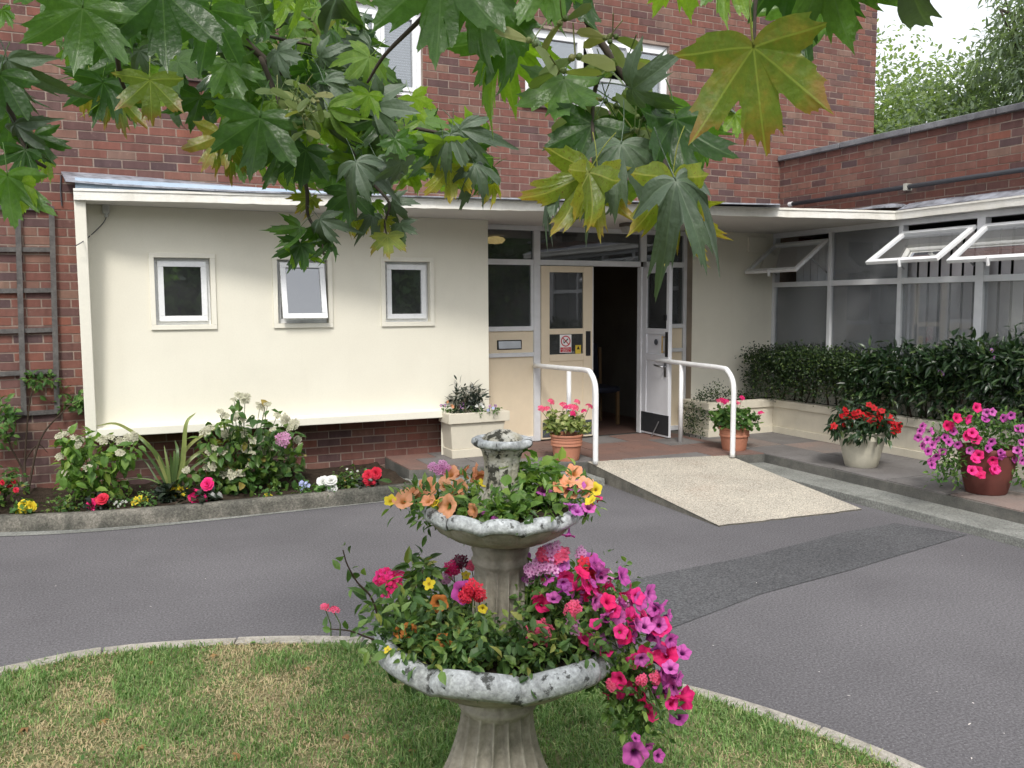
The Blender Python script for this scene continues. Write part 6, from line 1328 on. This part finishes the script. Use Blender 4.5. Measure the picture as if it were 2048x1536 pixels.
# the large leaves that can be told apart, right and centre
for a in (((1507, 95), (1535, 330), .98, 'mp_turning', .05, .1, -1, 4, 1.0), ((885, -70), (872, 158), 1.15, 'mp_dark', .02, .1, -1, 4, 1.1), ((960, -40), (955, 165), 1.2, 'mp_dark', .05, -.5, -1, 0), ((1010, 70), (945, 195), 1.3, 'mp_mid', .05, .5, -1, 2), ((1020, 90), (1000, 200), 1.32, 'mp_lit', .1, -.6, -1, 1),
          ((1128, 158), (1108, 268), 1.3, 'mp_mid', -.03, .15, -1, 4, 1.1), ((1185, 248), (1135, 372), 1.28, 'mp_dark', 0, .2, -1, 4), ((1235, 240), (1300, 345), 1.32, 'mp_dark', .05, .4, -1, 0),
          ((1242, 288), (1218, 418), 1.2, 'mp_gloss', -.05, .25, 1, 1, .95), ((1178, 345), (1103, 500), 1.17, 'mp_yellow', .02, .35, -1, 0, .8), ((1195, 348), (1196, 498), 1.18, 'mp_yellow', .02, -.45, -1, 4, .8), ((1125, 362), (1050, 452), 1.2, 'mp_gloss', -.02, 1.0, 1, 3, .6),
          ((1345, 360), (1335, 545), 1.02, 'mp_yellow', .03, .45, -1, 4, .72), ((1352, 362), (1435, 528), 1.0, 'mp_gloss', -.04, -.35, 1, 1, .72), ((1380, 430), (1395, 530), 1.06, 'mp_yellow', .05, -.9, -1, 0, .7), ((1352, 238), (1372, 400), 1.2, 'mp_dark', 0, -.5, -1, 0), ((1385, 240), (1330, 375), 1.26, 'mp_mid', .05, .4, -1, 2),
          ((1265, 178), (1362, 228), 1.2, 'mp_gloss', -.05, .9, 1, 2), ((1655, -60), (1700, 118), 1.0, 'mp_mid', .05, -.3, -1, 4), ((1640, -20), (1570, 120), 1.1, 'mp_mid', .05, .5, -1, 0), ((1600, -80), (1740, 40), 1.02, 'mp_dark', .05, .2, -1, 2),
          ((1800, -90), (1850, 145), .92, 'mp_gloss', .10, .3, 1, 1, .75), ((1352, -70), (1388, 48), 1.2, 'mp_lit', .05, .2, -1, 4), ((1470, -70), (1482, 52), 1.15, 'mp_lit', .05, -.4, -1, 1), ((1435, -60), (1400, 30), 1.2, 'mp_mid', 0, .3, -1, 2), ((1090, -60), (1130, 75), 1.2, 'mp_mid', .03, .3, -1, 0), ((1160, -60), (1085, 60), 1.24, 'mp_dark', 0, -.4, -1, 2), ((1060, -50), (1040, 60), 1.3, 'mp_mid', .05, -.3, -1, 1),
          ((1440, 180), (1450, 250), 1.5, 'mp_gloss', 0, 1.1, 1, 3), ((1470, 230), (1478, 285), 1.5, 'mp_lit', 0, .3, -1, 0), ((1520, 230), (1528, 290), 1.5, 'mp_gloss', 0, 1.2, 1, 2), ((1405, 250), (1420, 270), 1.5, 'mp_lit', 0, 0, -1, 1), ((1300, 330), (1320, 435), 1.3, 'mp_lit', .04, .7, -1, 0), ((1225, 355), (1250, 460), 1.32, 'mp_gloss', .05, -.9, 1, 3), ((1275, 300), (1285, 395), 1.35, 'mp_lit', .05, .5, -1, 2), ((1310, 240), (1360, 330), 1.3, 'mp_mid', .05, -.6, -1, 3),
          # left side
          ((165, 15), (150, 168), 1.35, 'mp_mid', .02, .15, -1, 4, 1.15), ((95, -50), (105, 60), 1.4, 'mp_mid', .02, .3, -1, 0), ((325, -20), (335, 160), 1.4, 'mp_dark', .02, -.1, -1, 4, 1.1), ((245, -30), (270, 120), 1.45, 'mp_dark', .05, .3, -1, 2), ((420, 20), (400, 165), 1.5, 'mp_dark', .05, .2, -1, 4), ((300, 160), (305, 262), 1.7, 'mp_turning', .02, .1, -1, 4, 1.1), ((205, 165), (195, 262), 1.75, 'mp_dark', .04, .4, -1, 0), ((235, 190), (238, 275), 1.8, 'mp_turning', .04, -.3, -1, 1), ((180, 175), (175, 240), 1.8, 'mp_turning', .04, -.6, -1, 3), ((345, 170), (320, 265), 1.9, 'mp_gloss', .05, 1.0, 1, 3),
          ((15, 352), (25, 472), 1.5, 'mp_mid', .02, -.3, -1, 0), ((40, 365), (52, 440), 1.52, 'mp_lit', .02, .5, -1, 2), ((15, 120), (40, 240), 1.6, 'mp_gloss', .02, .9, 1, 1), ((30, 250), (70, 340), 1.6, 'mp_gloss', .02, .8, 1, 3), ((70, 270), (110, 345), 1.65, 'mp_dark', .02, -.3, -1, 0), ((20, 230), (15, 320), 1.7, 'mp_dark', .04, .3, -1, 2), ((90, 320), (90, 365), 1.7, 'mp_lit', .02, .3, -1, 1), ((5, 20), (35, 60), 1.7, 'mp_mid', .02, .3, -1, 1), ((0, 150), (-20, 270), 1.55, 'mp_dark', .02, .2, -1, 4), ((50, 300), (30, 370), 1.6, 'mp_dark', 0, .3, -1, 3),
          ((455, 125), (490, 212), 1.8, 'mp_mid', .02, -.2, -1, 4, 1.1), ((450, 205), (425, 245), 1.85, 'mp_lit', .02, .4, -1, 0), ((520, 235), (500, 375), 1.7, 'mp_dark', .02, .15, -1, 4, 1.1), ((440, 270), (410, 355), 1.8, 'mp_turning', .02, .5, -1, 0), ((462, 290), (448, 362), 1.82, 'mp_turning', .04, -.4, -1, 1), ((400, 195), (380, 275), 1.85, 'mp_dark', .02, .3, -1, 2), ((612, 300), (600, 390), 1.8, 'mp_dark', .02, -.2, -1, 4), ((560, 290), (548, 385), 1.85, 'mp_dark', .04, .4, -1, 1),
          ((648, 165), (668, 245), 1.8, 'mp_gloss', -.03, .5, 1, 1), ((655, 235), (690, 300), 1.82, 'mp_gloss', -.02, .9, 1, 3), ((555, 105), (580, 165), 1.8, 'mp_gloss', -.02, .6, 1, 0), ((640, 115), (690, 140), 1.85, 'mp_gloss', -.02, .4, 1, 2), ((680, 100), (700, 150), 1.9, 'mp_gloss', -.02, -.4, 1, 1), ((745, 215), (805, 300), 1.85, 'mp_gloss', -.04, .3, 1, 0), ((730, 120), (745, 165), 1.9, 'mp_lit', .02, -.2, -1, 4), ((825, 195), (855, 255), 1.9, 'mp_lit', .02, .2, -1, 4), ((610, 130), (640, 165), 1.95, 'mp_lit', .02, .4, -1, 1),
          ((712, 325), (735, 400), 1.75, 'mp_gloss', -.03, .15, 1, 1), ((755, 320), (785, 370), 1.8, 'mp_gloss', -.03, -.4, 1, 0), ((920, 260), (965, 330), 1.95, 'mp_gloss', -.03, .3, 1, 1), ((950, 330), (985, 395), 1.95, 'mp_gloss', -.02, -.6, 1, 3), ((900, 335), (905, 420), 1.95, 'mp_yellow', .02, .2, -1, 0), ((870, 300), (880, 380), 2.0, 'mp_dark', .02, .3, -1, 2), ((930, 290), (920, 385), 2.0, 'mp_dark', .04, -.3, -1, 4), ((985, 370), (1000, 408), 1.98, 'mp_yellow', .02, .6, -1, 3), ((975, 265), (940, 285), 1.98, 'mp_lit', .02, .6, -1, 2),
          ((620, 395), (590, 430), 1.9, 'mp_yellow', .02, .3, -1, 2), ((625, 400), (640, 420), 1.9, 'mp_yellow', .02, -.4, -1, 4), ((700, 385), (700, 460), 1.85, 'mp_dark', .02, .1, -1, 4, 1.2), ((600, 490), (580, 552), 1.85, 'mp_dark', .02, .4, -1, 0), ((600, 495), (612, 552), 1.87, 'mp_lit', .02, -.3, -1, 2), ((600, 455), (565, 505), 1.85, 'mp_mid', .02, .6, -1, 1), ((640, 440), (670, 490), 1.85, 'mp_gloss', -.02, .4, 1, 1), ((660, 480), (665, 530), 1.87, 'mp_dark', .02, .9, -1, 3), ((632, 465), (612, 500), 1.88, 'mp_dark', .02, -.3, -1, 2), ((645, 500), (642, 512), 1.88, 'mp_dark', 0, .9, 1, 3),
          ((775, 472), (778, 522), 1.88, 'mp_yellow', -.02, .1, 1, 4, 1.1), ((770, 440), (780, 470), 1.9, 'mp_yellow', .02, -.2, -1, 0), ((800, 450), (810, 495), 1.9, 'mp_gloss', -.02, .5, 1, 0), ((745, 430), (755, 475), 1.9, 'mp_gloss', -.02, -.4, 1, 1), ((785, 405), (818, 440), 1.9, 'mp_gloss', -.02, .3, 1, 2), ((750, 405), (770, 430), 1.92, 'mp_lit', .02, .2, -1, 1), ((730, 440), (735, 470), 1.95, 'mp_yellow', .02, .4, -1, 2), ((705, 440), (700, 472), 1.95, 'mp_yellow', .02, -.5, -1, 1), ((690, 420), (668, 450), 1.92, 'mp_mid', .02, .3, -1, 3)):
    mleaf(*a)
# fill between them
PLEFT = np.array([(80, -40), (740, -40), (735, 60), (760, 130), (790, 200), (870, 240), (975, 270), (990, 380), (900, 400), (860, 360), (790, 380), (760, 420), (690, 430), (630, 430), (590, 370), (520, 355), (480, 330), (430, 320), (410, 280), (450, 250), (430, 190), (350, 180), (330, 180), (330, 235), (250, 250), (180, 235), (150, 190), (150, 140), (100, 60)], float)
bases = []; tries = 0
while len(bases) < 150 and tries < 8000:
    tries += 1; b = np.array([random.uniform(80, 990), random.uniform(-40, 420)]); d = random.uniform(1.75, 2.35); L = random.uniform(.06, .10)*FPX/d; an = R_(random.gauss(0, 38))
    tp_ = b+np.array([math.sin(an), math.cos(an)])*L
    if not inside(np.array([b, b+(tp_-b)*.85]), PLEFT).all() or any(np.hypot(*(b-q)) < 19 for q in bases): continue
    if 360 < b[0] < 440 and 110 < tp_[1] < 190: continue
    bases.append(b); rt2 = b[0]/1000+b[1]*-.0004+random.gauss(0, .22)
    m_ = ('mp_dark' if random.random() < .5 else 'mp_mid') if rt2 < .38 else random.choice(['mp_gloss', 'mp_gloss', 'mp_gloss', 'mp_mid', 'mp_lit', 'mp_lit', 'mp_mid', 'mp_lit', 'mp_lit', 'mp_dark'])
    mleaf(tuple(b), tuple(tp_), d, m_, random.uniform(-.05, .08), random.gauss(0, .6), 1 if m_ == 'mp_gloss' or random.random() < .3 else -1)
# smaller leaves deeper in the crown, joined
PD2 = np.array([(120, -40), (735, -40), (735, 80), (790, 210), (880, 245), (985, 275), (990, 370), (900, 390), (800, 370), (740, 410), (640, 420), (590, 360), (480, 320), (430, 290), (450, 240), (420, 180), (330, 170), (320, 225), (250, 240), (180, 225), (150, 140), (110, 60)], float)
Vs, Ts, UVs, kk, m_ = {}, {}, {}, {}, 0
base_ = {}
for mt2, ms2 in MM.items():
    for j, me in enumerate(ms2):
        co = np.zeros(len(me.vertices)*3); me.vertices.foreach_get('co', co); ti = np.zeros(len(me.polygons)*3, int); me.loops.foreach_get('vertex_index', ti); uu = np.zeros(len(ti)*2); me.uv_layers[0].data.foreach_get('uv', uu)
        uvv = np.zeros((len(me.vertices), 2)); uvv[ti] = uu.reshape(-1, 2); base_[mt2, j] = (co.reshape(-1, 3), ti.reshape(-1, 3), uvv)
cnt = 0
while cnt < 190:
    b = np.array([random.uniform(110, 990), random.uniform(-40, 400)]); d = random.uniform(2.2, 2.9); L = random.uniform(.06, .095); an = R_(random.gauss(0, 45)); tp_ = b+np.array([math.sin(an), math.cos(an)])*L*FPX/d
    if not inside(np.array([b, tp_]), PD2).all() or (355 < b[0] < 445 and 90 < tp_[1] < 190): continue
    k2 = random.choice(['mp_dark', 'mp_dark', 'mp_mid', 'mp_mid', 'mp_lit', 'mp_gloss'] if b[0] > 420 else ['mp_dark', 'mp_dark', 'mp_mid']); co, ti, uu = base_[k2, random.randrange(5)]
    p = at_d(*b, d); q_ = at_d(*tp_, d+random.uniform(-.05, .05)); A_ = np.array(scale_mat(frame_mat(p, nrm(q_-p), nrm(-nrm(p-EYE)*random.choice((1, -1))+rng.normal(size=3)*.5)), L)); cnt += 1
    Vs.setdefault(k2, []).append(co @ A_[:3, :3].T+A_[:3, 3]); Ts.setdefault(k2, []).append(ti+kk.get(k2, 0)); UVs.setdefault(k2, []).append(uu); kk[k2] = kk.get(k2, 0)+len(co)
for k2 in Vs: link('crown', fast_mesh('crown', np.concatenate(Vs[k2]), np.concatenate(Ts[k2]), k2, True, np.concatenate(UVs[k2])), mt_, None, 'stuff')
# winged seeds in bunches
g = MB()
for s_ in (-1, 1):
    g.lathe([(.001, -.1), (.09, -.05), (.1, 0), (.06, .05), (.001, .08)], 8, (s_*.1, 0, 0), None, False)
    pts = [(s_*.12, .05), (s_*.4, .16), (s_*.75, .2), (s_*1.0, .1), (s_*1.02, -.08), (s_*.8, -.16), (s_*.45, -.1), (s_*.14, -.06)]; V = [(x, y*1.1-abs(x)*.35, .03*math.sin(x*5)) for x, y in pts]; g.add(V, [tuple(range(8)) if s_ > 0 else tuple(range(8))[::-1]])
g.tube([(0, 0, 0), (0, .3, .02), (.03, .8, .1)], .02, 5)
leafmat('samara', [(0, (.10, .15, .05)), (.6, (.17, .22, .08)), (1, (.26, .26, .11))], .5, .35, .35); sm_ = g.mesh('winged_seed', 'samara')
def seeds(cx_, cy_, rx, ry, d, n, s):
    for _ in range(n):
        px, py = cx_+random.gauss(0, rx), cy_+random.gauss(0, ry); p = at_d(px, py, d+random.uniform(-.06, .06)); z = nrm(-ray(px, py))+rng.normal(size=3)*.45
        link('winged_seed', sm_, mt_, scale_mat(frame_mat(p, nrm(np.array([0, 0, .8])+rng.normal(size=3)*.5), z), s*random.uniform(.85, 1.15)))
seeds(585, 215, 30, 22, 1.72, 24, .042); seeds(700, 190, 26, 40, 1.95, 16, .036); seeds(1215, 235, 34, 26, 1.32, 9, .045); seeds(1120, 95, 30, 22, 1.22, 4, .05); seeds(1240, 130, 30, 40, 1.28, 7, .045); seeds(640, 60, 60, 40, 2.0, 10, .036); seeds(1280, 260, 24, 24, 1.3, 6, .045)
# twigs, limbs, trunk
TR = np.array([-1.5, -1.2, 0.])
def branch(pts, r0, r1, nm='twig'):
    P = catmull([at_d(*p) for p in pts], 6); g = MB(); g.tube(P, np.linspace(r0, r1, len(P)), 7); part(nm, g, 'bark', mt_, smooth=True); return P[0]
starts = [branch([(330, -220, 1.75), (430, 0, 1.8), (520, 110, 1.86), (640, 190, 1.92), (760, 240, 1.98), (860, 262, 2.0), (960, 280, 2.02)], .010, .003), branch([(-80, -120, 1.5), (-20, 100, 1.55), (20, 220, 1.6), (60, 310, 1.62), (92, 335, 1.64)], .008, .003), branch([(180, -200, 1.45), (225, 30, 1.55), (240, 150, 1.7), (262, 200, 1.75)], .007, .003),
          branch([(1100, -160, 1.25), (1165, 20, 1.27), (1215, 105, 1.28), (1262, 175, 1.29), (1310, 270, 1.28), (1342, 365, 1.1)], .0072, .0028), branch([(960, -140, 1.2), (905, -30, 1.2), (840, 40, 1.2), (770, 110, 1.25), (735, 165, 1.3)], .005, .002), branch([(1700, -240, 1.0), (1600, -120, 1.0), (1520, -30, .99), (1508, 92, .98)], .004, .0016), branch([(1850, -260, .95), (1820, -150, .93), (1812, -80, .92)], .004, .002)]
branch([(520, 110, 1.86), (575, 250, 1.86), (612, 370, 1.87), (616, 430, 1.88), (640, 470, 1.88), (648, 510, 1.88)], .006, .002); branch([(640, 190, 1.92), (690, 280, 1.9), (740, 360, 1.9), (778, 405, 1.9), (770, 445, 1.9), (773, 470, 1.89)], .005, .0018); branch([(430, 0, 1.8), (500, 60, 1.9), (620, 90, 2.0), (720, 110, 2.0)], .005, .002); branch([(1215, 105, 1.28), (1190, 180, 1.3), (1185, 250, 1.28), (1195, 340, 1.23)], .004, .002)
g = MB(); g.tube(catmull([TR, TR+(.05, .03, 1.5), TR+(.15, .1, 3.0), TR+(.2, .2, 5.0)], 6), np.linspace(.19, .10, 19), 14); part('trunk', g, 'bark', mt_, smooth=True)
hub = TR+np.array([.14, .1, 2.9])
for s_ in starts:
    m1 = hub*.5+s_*.5+np.array([0, 0, .45]); P = catmull([hub, m1, s_+np.array([0, -.02, .05])*0+s_*0+s_], 8) if False else catmull([hub, m1, s_], 8); g = MB(); g.tube(P, np.linspace(.035, .0095 if s_ is not starts[-1] else .004, len(P)), 8); part('limb', g, 'bark', mt_, smooth=True)

# ------------------------------------------------------------------ trees beyond the wing
leafmat('lf_hazy', [(0, (.15, .20, .12)), (.6, (.22, .28, .155)), (1, (.30, .36, .19))], .7, .2, .5)  # haze over the far trees is mixed into their leaf colours
leafmat('lf_hazy2', [(0, (.13, .175, .13)), (.6, (.185, .235, .165)), (1, (.24, .30, .19))], .7, .2, .45)  # greyer leaf, likewise with the haze in its colour
def tree(name, label, px, py, d, rad, n, per, L, W, mat, sq=(1, 1, 1), droop=0, trunk=.25):
    c = at_d(px, py, d); t = thing(name, label, 'tree', (c[0], c[1], 0)); g = MB()
    P = catmull([np.array([c[0], c[1], 0]), np.array([c[0]+.2, c[1], c[2]*.5]), c+np.array([0, 0, rad*.3])], 6); g.tube(P, np.linspace(trunk, trunk*.35, len(P)), 9); part('trunk', g, 'bark', t, smooth=True)
    lim = []
    for k in range(9):
        dirn = nrm(rng.normal(size=3)*np.array([1, 1, .5])+np.array([0, 0, .45])); s_ = P[len(P)//2+k % 6]; e = c+dirn*rad*np.array(sq)*.8; lim.append(e); g = MB(); q = catmull([s_, (s_+e)/2+np.array([0, 0, .3]), e], 5); g.tube(q, np.linspace(trunk*.4, trunk*.1, len(q)), 6); part('limb', g, 'bark', t, smooth=True)
    D = rand_dirs(n); C = c+D*rad*np.array(sq)*(rng.uniform(.25, 1, (n, 1))**.5)*(1+.16*np.sin(D[:, :1]*7+3)+.1*rng.normal(size=(n, 1)))
    o_ = foliage(t, leaf_cloud(C, rad*.10, per, L, W, up=.7, out=.9, bend=.3, droop=droop), mat, 'crown'); return t
tree('leafy_tree', 'pale green leafy tree behind the wing next to the brick block', 1810, 330, 25, 3.1, 420, 46, .15, .085, 'lf_hazy', (1, 1, .95))
tree('leafy_tree', 'broad grey-green tree behind the middle of the wing coping', 1985, 310, 23, 2.6, 420, 46, .15, .07, 'lf_hazy2', (1.25, 1, .85))
tree('feathery_tree', 'tall feathery tree leaning in from the top right', 2130, 60, 20, 1.9, 170, 34, .24, .055, 'lf_hazy2', (1, 1, 1.1), .3)
tree('leafy_tree', 'light green bushy tree low behind the wing coping', 1890, 340, 29, 2.9, 300, 40, .17, .10, 'lf_hazy', (1.2, 1, .7))
# hedge across the drive, behind the viewpoint: what the small windows mirror
hd = thing('garden_hedge', 'tall dark hedge across the drive facing the porch', 'hedge', (2, -10, 0)); n = 3200
C = np.stack([rng.uniform(-14, 18, n), rng.uniform(-11, -9.3, n), rng.uniform(0, 1, n)**.8*5.0], 1); C[:, 2] *= .85+.25*np.sin(C[:, 0]*1.3)
g = MB(); g.box(-14, 18, -10.9, -10.1, 0, 4.2); part('core_block', g, 'lf_hydr', hd)  # solid box added to stop sky showing through in the window reflections
foliage(hd, leaf_cloud(C, .28, 9, .30, .24, up=.4), 'lf_ger')
for x in np.arange(-13, 18, 1.5): g = MB(); g.tube([(x, -10.1, 0), (x+.1, -10.1, 1.5), (x, -10.1, 3.8)], [.07, .05, .02], 6); part('stem', g, 'stem_brown', hd)

# ------------------------------------------------------------------ fallen leaves and litter
mapl = {'mp_fall': None}; maple_material('mp_fall', (.32, .17, .07), (.24, .11, .05), (.36, .24, .12), trans=.1, rough=.8, spec=.15); fl = maple_mesh('mp_fall', .5, .5, .4, 3)
FALL = ((430, 1310, .03, 'upright brown fallen leaf at the edging stones left of the fountain'), (690, 1475, .032, 'curled brown fallen leaf on dry grass nearest the fountain pedestal'), (612, 1337, .03, 'pale brown fallen leaf on the greener grass by the fountain bowl'), (205, 1440, .03, 'brown fallen leaf lying on dry grass below the small left hydrangea'),
        (52, 1455, .035, 'brown fallen leaf at the far left edge of the lawn'), (480, 1512, .032, 'brown fallen leaf at the bottom edge of the lawn'), (300, 1325, .024, 'tiny brown fallen leaf close to the curved edging stones'), (280, 1492, .026, 'small brown fallen leaf low on the lawn, left of the bottom one'), (830, 1500, .03, 'brown fallen leaf beside the fountain pedestal'))
for px, py, s, lab in FALL:
    p = at_z(px, py, .03); M = scale_mat(frame_mat(p, nrm((random.uniform(-1, 1), random.uniform(-1, 1), .15)), np.array([random.uniform(-.4, .4), random.uniform(-.4, .4), 1])), s); o_ = link('fallen_leaf', fl, None, M)
    tag(o_, lab, 'leaf', 'fallen leaves on the lawn')

# petals and grit blown across the drive
Pn = []
for _ in range(40):
    px, py = random.uniform(0, 2048), random.uniform(960, 1520); p = at_z(px, py, .004)
    if not inside(p[None, :2], np.array([tuple(q) for q in arc]+pl[len(lawn_poly):]))[0] and p[1] < 6.9 and p[0] < 5.5: Pn.append(p)
plain('petal_litter', (.62, .58, .55), .8, .2)
lt_ = leaf_arrays(np.array(Pn)+np.array([0, 0, .003]), rand_dirs(len(Pn))*np.array([1, 1, .1]), np.tile([0, 0, 1.], (len(Pn), 1)), rng.uniform(.008, .018, len(Pn)), rng.uniform(.004, .009, len(Pn)), .1, .1)
tag(link('petal_litter', fast_mesh('petal_litter', *lt_, 'petal_litter'), None, None, 'stuff'), 'pale fallen petals and grit scattered over the tarmac', 'litter')
